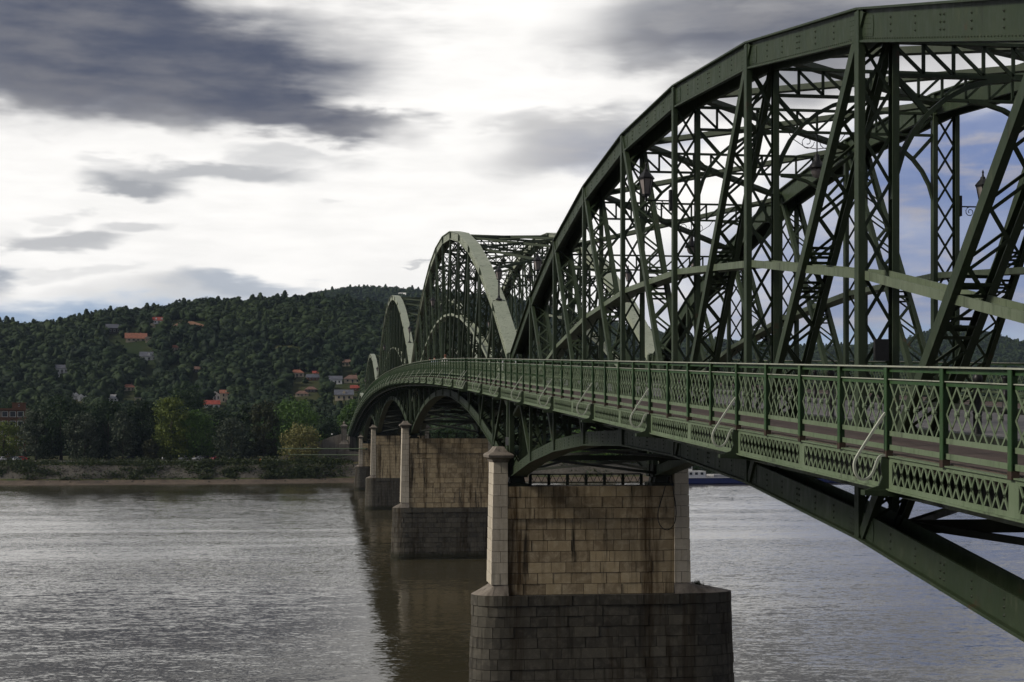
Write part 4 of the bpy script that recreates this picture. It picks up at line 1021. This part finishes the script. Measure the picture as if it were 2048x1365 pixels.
# shrubs and grass on the bank wall: uncountable ground cover
def scrub():
    r = np.random.RandomState(9); V = []; n = 30000
    cx = np.concatenate([r.uniform(-115, 8, 90), r.uniform(-40, 6, 46), r.uniform(40, 180, 40)]); cd_ = r.uniform(5.5, 19, len(cx)); cr = r.uniform(.5, 1.9, len(cx))
    idx = r.randint(0, len(cx), n); X = cx[idx]+r.normal(size=n)*cr[idx]*1.5; D = cd_[idx]+r.normal(size=n)*cr[idx]*.6
    m2 = 9000; X = np.concatenate([X, r.uniform(-120, 10, m2)]); D = np.concatenate([D, r.uniform(12.5, 24, m2)]); hgt = np.concatenate([np.abs(r.normal(size=n))*cr[idx]*.55, r.uniform(0, .25, m2)])
    mb = []
    for x, d, h in zip(X, D, hgt):
        if d < 5: continue
        y = bank_y(x)+d; z = ground_z(x, y)+h; s = .32; a, b, c = r.normal(size=3)*s, r.normal(size=3)*s, 0
        V += [(x, y, z), (x+a[0], y+a[1], z+a[2]), (x+b[0], y+b[1], z+abs(b[2]))]
    me = bpy.data.meshes.new('bank_scrub'); me.from_pydata(V, [], [(i, i+1, i+2) for i in range(0, len(V), 3)]); me.update()
    obj('bank_scrub', me, LEAF['scrub'], kind='stuff')
scrub()
def stones():
    r = np.random.RandomState(4); mb = MB()
    for _ in range(900):
        x = r.uniform(-130, 60); d = r.uniform(9.5, 13.6) if r.rand() < .8 else r.uniform(3, 9); y = bank_y(x)+d; z = ground_z(x, y); s = r.uniform(.15, .5)
        q = r.uniform(.6, 1.2, (6, 1))*np.array([(1,0,0),(-1,0,0),(0,1,0),(0,-1,0),(0,0,.8),(0,0,-.6)])*s+np.array([x, y, z])
        mb.add(q.tolist(), [(0,2,4),(2,1,4),(1,3,4),(3,0,4),(2,0,5),(1,2,5),(3,1,5),(0,3,5)])
    obj('bank_stones', mb, M['bankwall'], kind='stuff')
stones()

# ------------------------------------------------------------------ houses on the hillside
HM = {'red': mat_plain('red_roof_tiles', (.24, .045, .03), .8, .3, .8), 'orange': mat_plain('orange_roof_tiles', (.22, .085, .05), .8, .3, .8), 'brown': mat_plain('brown_roof_tiles', (.14, .08, .06), .85, .3, .8),
      'grey': mat_plain('slate_roof', (.085, .09, .11), .6, .25, .8), 'pale': mat_plain('pale_flat_roof', (.38, .38, .38), .7, .15, .5),
      'white': mat_plain('white_render', (.78, .77, .74), .85, .1, .5), 'cream': mat_plain('cream_render', (.48, .41, .30), .85, .12, .5), 'dark': mat_plain('dark_timber', (.06, .05, .05), .9, .2, 1), 'brick': mat_plain('brown_brick', (.17, .085, .05), .9, .25, 1.2)}
HOUSES = []
def house(label, px, py, wpx, roof, wall, style='gable', hf=.42, rot=0., dormers=0, r0=None, wins=3, rows=1, deep=.7):
    g = ray_ground(px, py) if r0 is None else None
    if g is None:
        r = r0; x, y = at(px, r); z = ground_z(x, y)
    else: x, y, z, r = g
    w = wpx*r/2987; d = w*deep; h = w*hf; HOUSES.append((px, r, w))
    t = thing('house', label, 'house', (x, y, z)); az = math.atan2(-(px-1024)/2987, 1)-TH+rot*1.0; t.rotation_euler[2] = az
    def part(nm, mb, mat, par=t):
        me = mb.mesh(nm); me.materials.append(mat); o = bpy.data.objects.new(nm, me); COL.objects.link(o); o.parent = par; return o
    part('wall', MB().box(-w/2, w/2, 0, d, -h*.8, h), HM[wall])
    e = w*.05; rh = w*.30
    if style == 'gable':
        ro = part('roof', MB().loft([[(x_, -e, h-.02), (x_, d+e, h-.02), (x_, d/2, h+rh)] for x_ in (-w/2-e, w/2+e)]), HM[roof])
    elif style == 'front':
        ro = part('roof', MB().loft([[(-w/2-e, y_, h-.02), (w/2+e, y_, h-.02), (0, y_, h+rh*1.3)] for y_ in (-e*.3, d+e)]), HM[roof])
        part('gable_wall', MB().prism([(-w/2*.96, -e*.3-.04, h), (w/2*.96, -e*.3-.04, h), (0, -e*.3-.04, h+rh*1.22)], (0, .03, 0)), HM[wall])
    elif style == 'hip':
        ro = part('roof', MB().add([(-w/2-e, -e, h-.02), (w/2+e, -e, h-.02), (w/2+e, d+e, h-.02), (-w/2-e, d+e, h-.02), (-w*.2, d/2, h+rh*.8), (w*.2, d/2, h+rh*.8)], [(0,1,5,4), (1,2,5), (2,3,4,5), (3,0,4), (3,2,1,0)]), HM[roof])
    else: ro = part('roof', MB().box(-w/2-e, w/2+e, -e, d+e, h, h+w*.035), HM[roof])
    if style != 'flat': part('chimney', MB().box(w*.18, w*.24, d*.55, d*.55+w*.06, h+rh*.3, h+rh*1.15), HM['brown'], ro)
    for k in range(dormers):
        x_ = w*(-.22+.44*k/(max(1, dormers-1))) if dormers > 1 else 0
        dm = part('dormer', MB().loft([[(x_-w*.07, y_, h+rh*.25), (x_+w*.07, y_, h+rh*.25), (x_+w*.07, y_, h+rh*.6), (x_, y_, h+rh*.78), (x_-w*.07, y_, h+rh*.6)] for y_ in (d*.08, d*.45)]), HM[wall], ro)
    for j in range(rows):
        for k in range(wins):
            x_ = w*(-.5+(k+.75)/(wins+.5)); zc = h*(.55 if rows == 1 else (j+.6)/rows); a, b = w*.055, min(h*.22, h*.30/rows)
            f = part('window', MB().box(x_-a, x_+a, -.09, -.004, zc-b, zc+b), HM['white'] if wall in ('dark', 'brick') else HM['dark'])
            part('pane', MB().box(x_-a*.8, x_+a*.8, -.12, -.1, zc-b*.85, zc+b*.85), M['glass'], f)
    if style != 'flat': part('door', MB().box(-w*.04, w*.04, -.08, -.004, -h*.1, h*.32), HM['dark'])
    return t
house('big house with a bright red dormered roof near the ridge', 318, 648, 25, 'red', 'white', 'gable', .26, 0, 2)
house('small red-roofed annex below the big red-roofed house', 304, 657, 13, 'red', 'cream', 'front', .4)
house('dark villa with a dark roof on the upper left slope', 229, 668, 28, 'grey', 'dark', 'gable', .4, .2)
house('dull red house half hidden right of the dark villa', 264, 646, 15, 'brown', 'dark', 'front', .4)
house('tiny grey hut among the upper gardens', 340, 652, 9, 'grey', 'white', 'gable', .45)
house('small white house with grey roof right of the ploughed field', 436, 656, 13, 'grey', 'cream', 'gable', .6, .3)
house('long house with an orange roof below the ridge', 272, 685, 40, 'orange', 'cream', 'gable', .15, 0, 0, None, 4)
house('beige box-shaped house at the right end of the orange-roofed one', 298, 686, 14, 'pale', 'cream', 'flat', .75)
house('small house with an orange roof on the middle slope', 352, 703, 18, 'orange', 'cream', 'gable', .3)
house('white house with a long grey-blue roof on the middle slope', 298, 722, 34, 'grey', 'white', 'gable', .22, 0, 1)
house('small orange-roofed house on the far left slope', 47, 738, 14, 'orange', 'cream', 'front', .35)
house('dark-roofed white house on the left slope', 124, 748, 26, 'grey', 'white', 'gable', .4)
house('white garden house below the dark-roofed white house', 114, 756, 11, 'white', 'white', 'flat', .7)
house('reddish dark house deep in the trees', 392, 746, 20, 'brown', 'dark', 'gable', .3)
house('house with an orange hipped roof above the far bank trees', 258, 783, 26, 'orange', 'cream', 'hip', .3)
for k in range(4): house('white terraced house with a grey roof, %s of a stepped row' % ['highest', 'second', 'third', 'lowest'][k], 142+10*k, 797+3.4*k, 12, 'grey', 'white', 'front', .8, .0, 0, None, 1)
house('white house peeping over the trees right of the terraces', 224, 805, 24, 'pale', 'white', 'gable', .3)
house('flat-roofed pale house over the bank trees', 283, 806, 26, 'pale', 'cream', 'flat', .35)
house('white gabled house left of the orange and grey pair', 402, 801, 13, 'white', 'white', 'front', .7)
house('white gabled house with a grey roof beside the orange roof', 430, 803, 22, 'grey', 'white', 'front', .55)
house('cream house with a bright orange roof above the bank trees', 452, 806, 24, 'orange', 'cream', 'gable', .75, 0, 1, None, 2, 2)
house('low house with a red roof under the white gabled one', 424, 816, 30, 'red', 'white', 'gable', .2)
house('cream house with an orange hipped roof', 594, 757, 28, 'orange', 'cream', 'hip', .32)
house('grey-roofed house right of the orange hipped one', 627, 763, 24, 'grey', 'brick', 'gable', .25, .2)
house('bright red-roofed house above the grey-roofed one', 633, 752, 16, 'red', 'cream', 'gable', .3)
house('brown hipped house high beside the bridge', 694, 733, 26, 'brown', 'cream', 'hip', .3)
house('white house with a slate roof left of the brown roofs', 671, 770, 26, 'grey', 'white', 'gable', .38)
house('wide house with a brown hipped roof touching the bridge', 705, 768, 34, 'brown', 'cream', 'hip', .25)
house('red-roofed house right above the yellow one', 712, 783, 22, 'red', 'brick', 'gable', .25)
house('upper of two low brown-roofed houses', 622, 786, 24, 'brown', 'dark', 'hip', .25)
house('lower of two low brown-roofed houses', 604, 794, 26, 'brown', 'cream', 'hip', .2)
house('yellow house with a grey roof near the bridge', 688, 802, 36, 'grey', 'cream', 'gable', .3, 0, 1)
house('long white flat building behind the abutment trees', 668, 838, 46, 'pale', 'white', 'flat', .25, 0, 0, 620)
house('white lookout house on the top of the far hill', 806, 596, 16, 'white', 'white', 'gable', .35)
house('brown brick flat-roofed building at the left edge', -6, 855, 112, 'brick', 'brick', 'flat', .86, 0, 0, 535, 7, 5, .4)
o = house('brick rooftop box of the building at the left edge', 38, 0, 26, 'brick', 'brick', 'flat', .42, 0, 0, 538, 1)
o.location.z = 6.4+112*535/2987*.86+.72

# fields on the slope
def field(name, px, py, w, h, mat):
    g = [ray_ground(px+a*w, py+b*h) for a, b in ((-.5, .1), (-.3, -.4), (.1, -.45), (.5, 0), (.35, .4), (-.2, .45))]
    obj(name, MB().add([(q[0], q[1], q[2]+1.2) for q in g], [tuple(range(len(g)))]), mat, kind='structure')
field('ploughed_field', 378, 655, 66, 16, mat_plain('ploughed_soil', (.16, .085, .05), .95, .3, .1)); field('meadow', 574, 704, 60, 16, M['grass'])

# ------------------------------------------------------------------ woods on the hills: one mass
def forest():
    r = np.random.RandomState(21); pts = []; sc = []
    def scatter(n, r0, r1, t0, t1, s0, s1):
        rr = np.sqrt(r.uniform(r0*r0, r1*r1, n)); t = r.uniform(t0, t1, n); X = rr*ST+rr*t*CT; Y = rr*CT-rr*t*ST; Z = hill_z(X, Y); s = s0+(s1-s0)*r.rand(n)**1.8
        px = 1024+2987*t; keep = np.ones(n, bool); py = 861.6-2987*(Z-EYE)/rr
        for hx, hr, hw in HOUSES:
            keep &= ~((np.abs(px-hx)*rr/2987 < hw*.60) & (rr > hr-48) & (rr < hr+10))
        for fx, fy, fw, fh in ((378, 655, 78, 20), (574, 704, 70, 18)): keep &= ~((np.abs(px-fx) < fw*.5) & (np.abs(py-fy) < fh*.5+2))
        g = np.sin(X*.021+Y*.013)+np.sin(X*.011-Y*.024+2)          # looser gardens here and there
        keep &= ~((g > 1.15) & (r.rand(n) < .6) & (rr < 1000))
        pts.append(np.stack([X, Y, Z], 1)[keep]); sc.append(s[keep])
    scatter(27000, 585, 1180, -.50, -.02, 1.3, 4.2); scatter(4000, 585, 1180, -.02, .5, 2.2, 3.8); scatter(20000, 1150, 2420, -.45, .02, 2.2, 4.8); scatter(14000, 1400, 2450, .0, .5, 3., 5.)
    P = np.concatenate(pts); S = np.concatenate(sc)
    me = bpy.data.meshes.new('hillside_woods'); me.vertices.add(len(P)); me.vertices.foreach_set('co', P.ravel().astype(np.float32))
    a = me.attributes.new('tsc', 'FLOAT', 'POINT'); a.data.foreach_set('value', S.astype(np.float32)); me.update()
    o = obj('hillside_woods', me, M['forest'], kind='stuff')
    pc = bpy.data.collections.new('wood_crowns')
    import bmesh
    for k in range(13):
        rk = np.random.RandomState(300+k); H = 1.7+.16*(k % 5) if k < 12 else 3.0; W = 2.1+.14*(k % 4) if k < 12 else 1.5
        bm = bmesh.new(); bmesh.ops.create_icosphere(bm, subdivisions=3, radius=1.); lob = rk.normal(size=(16, 3)); lob /= np.linalg.norm(lob, axis=1)[:, None]; la = rk.uniform(.10, .34, 16)
        for v in bm.verts:
            p = np.array(v.co); n_ = p/np.linalg.norm(p); q = .62+sum(a_*max(0, (n_@l-.72)/.28)**1.2 for a_, l in zip(la, lob))+rk.uniform(-.06, .06)
            tp = 1-.35*max(0, n_[2]) if k == 12 else 1
            v.co = (n_[0]*q*W/2*tp, n_[1]*q*W/2*tp, H*.5+n_[2]*q*H*.5)
        lm = leaf_mesh('wood_crown', W*1.1, H*1.05, 26, 420, .30, 50+k, .02, 1.0 if k < 12 else 2.5); bm.from_mesh(lm); m_ = bpy.data.meshes.new('wood_crown'); bm.to_mesh(m_); bm.free()
        m_.polygons.foreach_set('use_smooth', [True]*len(m_.polygons)); m_.materials.append(M['forest']); q = bpy.data.objects.new('wood_crown', m_); pc.objects.link(q)
    ng = bpy.data.node_groups.new('woods', 'GeometryNodeTree'); ng.interface.new_socket('Geometry', in_out='INPUT', socket_type='NodeSocketGeometry'); ng.interface.new_socket('Geometry', in_out='OUTPUT', socket_type='NodeSocketGeometry')
    nn = ng.nodes; L = ng.links; gi = nn.new('NodeGroupInput'); go = nn.new('NodeGroupOutput'); ip = nn.new('GeometryNodeInstanceOnPoints'); ci = nn.new('GeometryNodeCollectionInfo')
    ci.inputs['Collection'].default_value = pc; ci.inputs['Separate Children'].default_value = True; ci.inputs['Reset Children'].default_value = True
    na = nn.new('GeometryNodeInputNamedAttribute'); na.data_type = 'FLOAT'; na.inputs['Name'].default_value = 'tsc'
    rv = nn.new('FunctionNodeRandomValue'); rv.data_type = 'FLOAT_VECTOR'; rv.inputs[0].default_value = (-.08, -.08, 0); rv.inputs[1].default_value = (.08, .08, 6.28)
    L.new(gi.outputs[0], ip.inputs['Points']); L.new(ci.outputs[0], ip.inputs['Instance']); ip.inputs['Pick Instance'].default_value = True
    L.new(rv.outputs[0], ip.inputs['Rotation']); L.new(na.outputs[0], ip.inputs['Scale']); L.new(ip.outputs[0], go.inputs[0])
    md = o.modifiers.new('woods', 'NODES'); md.node_group = ng
forest()
g = ray_ground(534, 748); x, y = at(534, g[3]-12); z = float(hill_z(x, y)); t = thing('lime_tree', 'bright lime green tree glowing among the dark woods', 'tree', (x, y, z))
cr = leaf_mesh('crown', 5.5, 5.5, 30, 900, .5, 77, .05); cr.materials.append(LEAF['lime']); obj('crown', cr, None, t, loc=(x, y, z)); obj('trunk', trunk_mb(5, 4, 3), M['bark'], t, loc=(x, y, z))

# ------------------------------------------------------------------ parked cars, bank furniture, boat
CARS = [('white car cut by the left edge of the picture', 2, 484, 1.2, (.7, .7, .7)), ('silver car facing the river at the left edge', 33, 482, 1.35, (.45, .47, .5)), ('red car behind the silver car', 42, 489, .1, (.35, .03, .03)), ('dark car behind the red car', 26, 497, .2, (.02, .022, .03)),
        ('white car parked alone under the yellow-green tree', 325, 502, .15, (.72, .72, .72)), ('white car half hidden by a trunk, right of the lone white one', 367, 500, 1.2, (.7, .7, .7)), ('white car left of the red one under the trees', 396, 499, .9, (.72, .72, .72)),
        ('small red car between white cars under the trees', 431, 501, 1.0, (.42, .03, .06)), ('white saloon car right of the small red car', 468, 499, .35, (.75, .75, .73)), ('pale car near the far abutment', 588, 501, .2, (.6, .6, .62)), ('black car in the shade left of the lone white car', 260, 503, .1, (.015, .015, .017)), ('dark car between the white and the red one', 412, 505, .3, (.02, .02, .025))]
for lab, px, r, rz, c in CARS:
    x, y = at(px, r); car(lab, (x, y, ground_z(x, y)+.09), rz, c, group='cars parked on the far quay')
def simple(name, mb, mat, label, cat): return tag(obj(name, mb, mat), label, cat)
x, y = at(521, 477.5); z = ground_z(x, y); simple('traffic_cone', MB().lathe([(.75, 0), (.75, .1), (.45, .12), (.1, 1.6), (.02, 1.65)], (x, y, z-.05), 10), M['orange'], 'orange cone lying low on the green bank wall', 'cone')
x, y = at(325, 486); z = ground_z(x, y); simple('marker_post', MB().lathe([(.16, -.2), (.16, 1.2), (.1, 1.35), (.02, 1.4)], (x, y, z), 8), M['white'], 'short white marker post on the bank below the white car', 'post')
def fence():
    xs = [at(p, 489) for p in (522, 537, 553, 570)]; t = thing('slack_barrier', 'slack white barrier between thin posts above the bank wall', 'barrier', (*xs[0], ground_z(*xs[0])))
    for (x, y) in xs: obj('barrier_post', MB().box(x-.06, x+.06, y-.06, y+.06, ground_z(x, y)-.1, ground_z(x, y)+1.9), M['steel_dark'], t)
    P = []
    for (a, b) in zip(xs[:-1], xs[1:]):
        for f in np.linspace(0, 1, 6): x = a[0]+(b[0]-a[0])*f; y = a[1]+(b[1]-a[1])*f; P.append((x, y, ground_z(x, y)+.55-.5*4*f*(1-f)*.5))
    obj('barrier_band', MB().strap(P, .05, .28, (0, 1, 0)), M['white'], t)
fence()
for k, (px, r, hh) in enumerate(((664, 506, 8.5), (658, 512, 6.5))):
    x, y = at(px, r); z = ground_z(x, y); t = thing('quay_lamp', 'thin lamp post %s in front of the far abutment trees' % ['taller one', 'shorter one'][k], 'street lamp', (x, y, z), 'lamp posts on the far quay')
    obj('lamp_pole', MB().tube([(x, y, z-.2), (x, y, z+hh)], [.09, .05], 6), M['steel_dark'], t); obj('lamp_head', MB().lathe([(.1, 0), (.3, .15), (.3, .4), (.05, .55)], (x, y, z+hh), 8), M['white'], t)
def boat():
    x0, y0, L = 104.0, 449.0, 62.; t = thing('moored_boat', 'long blue-hulled boat with white cabin moored right of the nearest pier', 'boat', (x0, y0, 0)); sl = .085
    def Q(a, b, z): return (x0+a*math.cos(sl)-b*math.sin(sl), y0+a*math.sin(sl)+b*math.cos(sl), z)
    secs = []
    for a, w in ((0, 2.6), (1.2, 3.6), (6, 4.2), (50, 4.2), (57, 3.2), (61, .9), (62, .25)):
        sh = .5 if a < 5 else (.0 if a < 50 else .35*(a-50)/12)
        secs.append([Q(a, -w*.8, -.6), Q(a, -w, .3), Q(a, -w, 1.95+sh), Q(a, w, 1.95+sh), Q(a, w, .3), Q(a, w*.8, -.6)])
    obj('hull', MB().loft(secs), M['blue'], t)
    obj('rub_rail', MB().beam(Q(1.5, -4.25, 2.0), Q(56, -4.25, 1.98), .12, .2, (0, 0, 1)), M['white'], t)
    def bx(a0, a1, b0, b1, z0, z1): mb = MB(); mb.loft([[Q(a, b0, z0), Q(a, b1, z0), Q(a, b1, z1), Q(a, b0, z1)][::-1] for a in (a0, a1)]); return mb
    cb = obj('cabin', bx(2.6, 12.5, -3.2, 3.2, 1.95, 4.0), M['white'], t)
    for k in range(5): obj('window', bx(3.6+k*1.8, 4.5+k*1.8, -3.26, -3.19, 2.85, 3.6), M['glass'], cb)
    wh = obj('wheelhouse', bx(4, 8.5, -2.2, 2.2, 4.0, 5.9), M['white'], t)
    for k in range(3): obj('window', bx(4.4+k*1.4, 5.4+k*1.4, -2.26, -2.19, 4.7, 5.5), M['glass'], wh)
    obj('hold_cover', bx(15, 52, -3.3, 3.3, 1.95, 2.9), HM['pale'], t); obj('mast', MB().tube([Q(1.6, 0, 1.9), Q(1.6, 0, 7.6)], .09, 6), M['steel_dark'], t)
    obj('life_raft', bx(.9, 2.2, -2.8, -1.2, 2.4, 3.5), M['red'], t)
    for k in range(16): obj('rail_post', MB().beam(Q(14+k*2.5, -3.9, 1.95), Q(14+k*2.5, -3.9, 2.95), .05, .05), M['white'], t)
    obj('hand_rail', MB().beam(Q(14, -3.9, 2.95), Q(51.5, -3.9, 2.95), .05, .05), M['white'], t)
boat()

# ------------------------------------------------------------------ the air over the valley
def haze():
    m, N = new_mat('valley_haze'); pv = N.n('ShaderNodeVolumePrincipled'); pv.inputs['Color'].default_value = (.60, .76, 1., 1); pv.inputs['Density'].default_value = .000045; pv.inputs['Anisotropy'].default_value = .2
    o = N.n('ShaderNodeOutputMaterial'); N.t.links.new(pv.outputs[0], o.inputs['Volume'])
    obj('haze', MB().box(-3200, 3200, -250, 3700, -6, 285), m, kind='stuff')
haze()
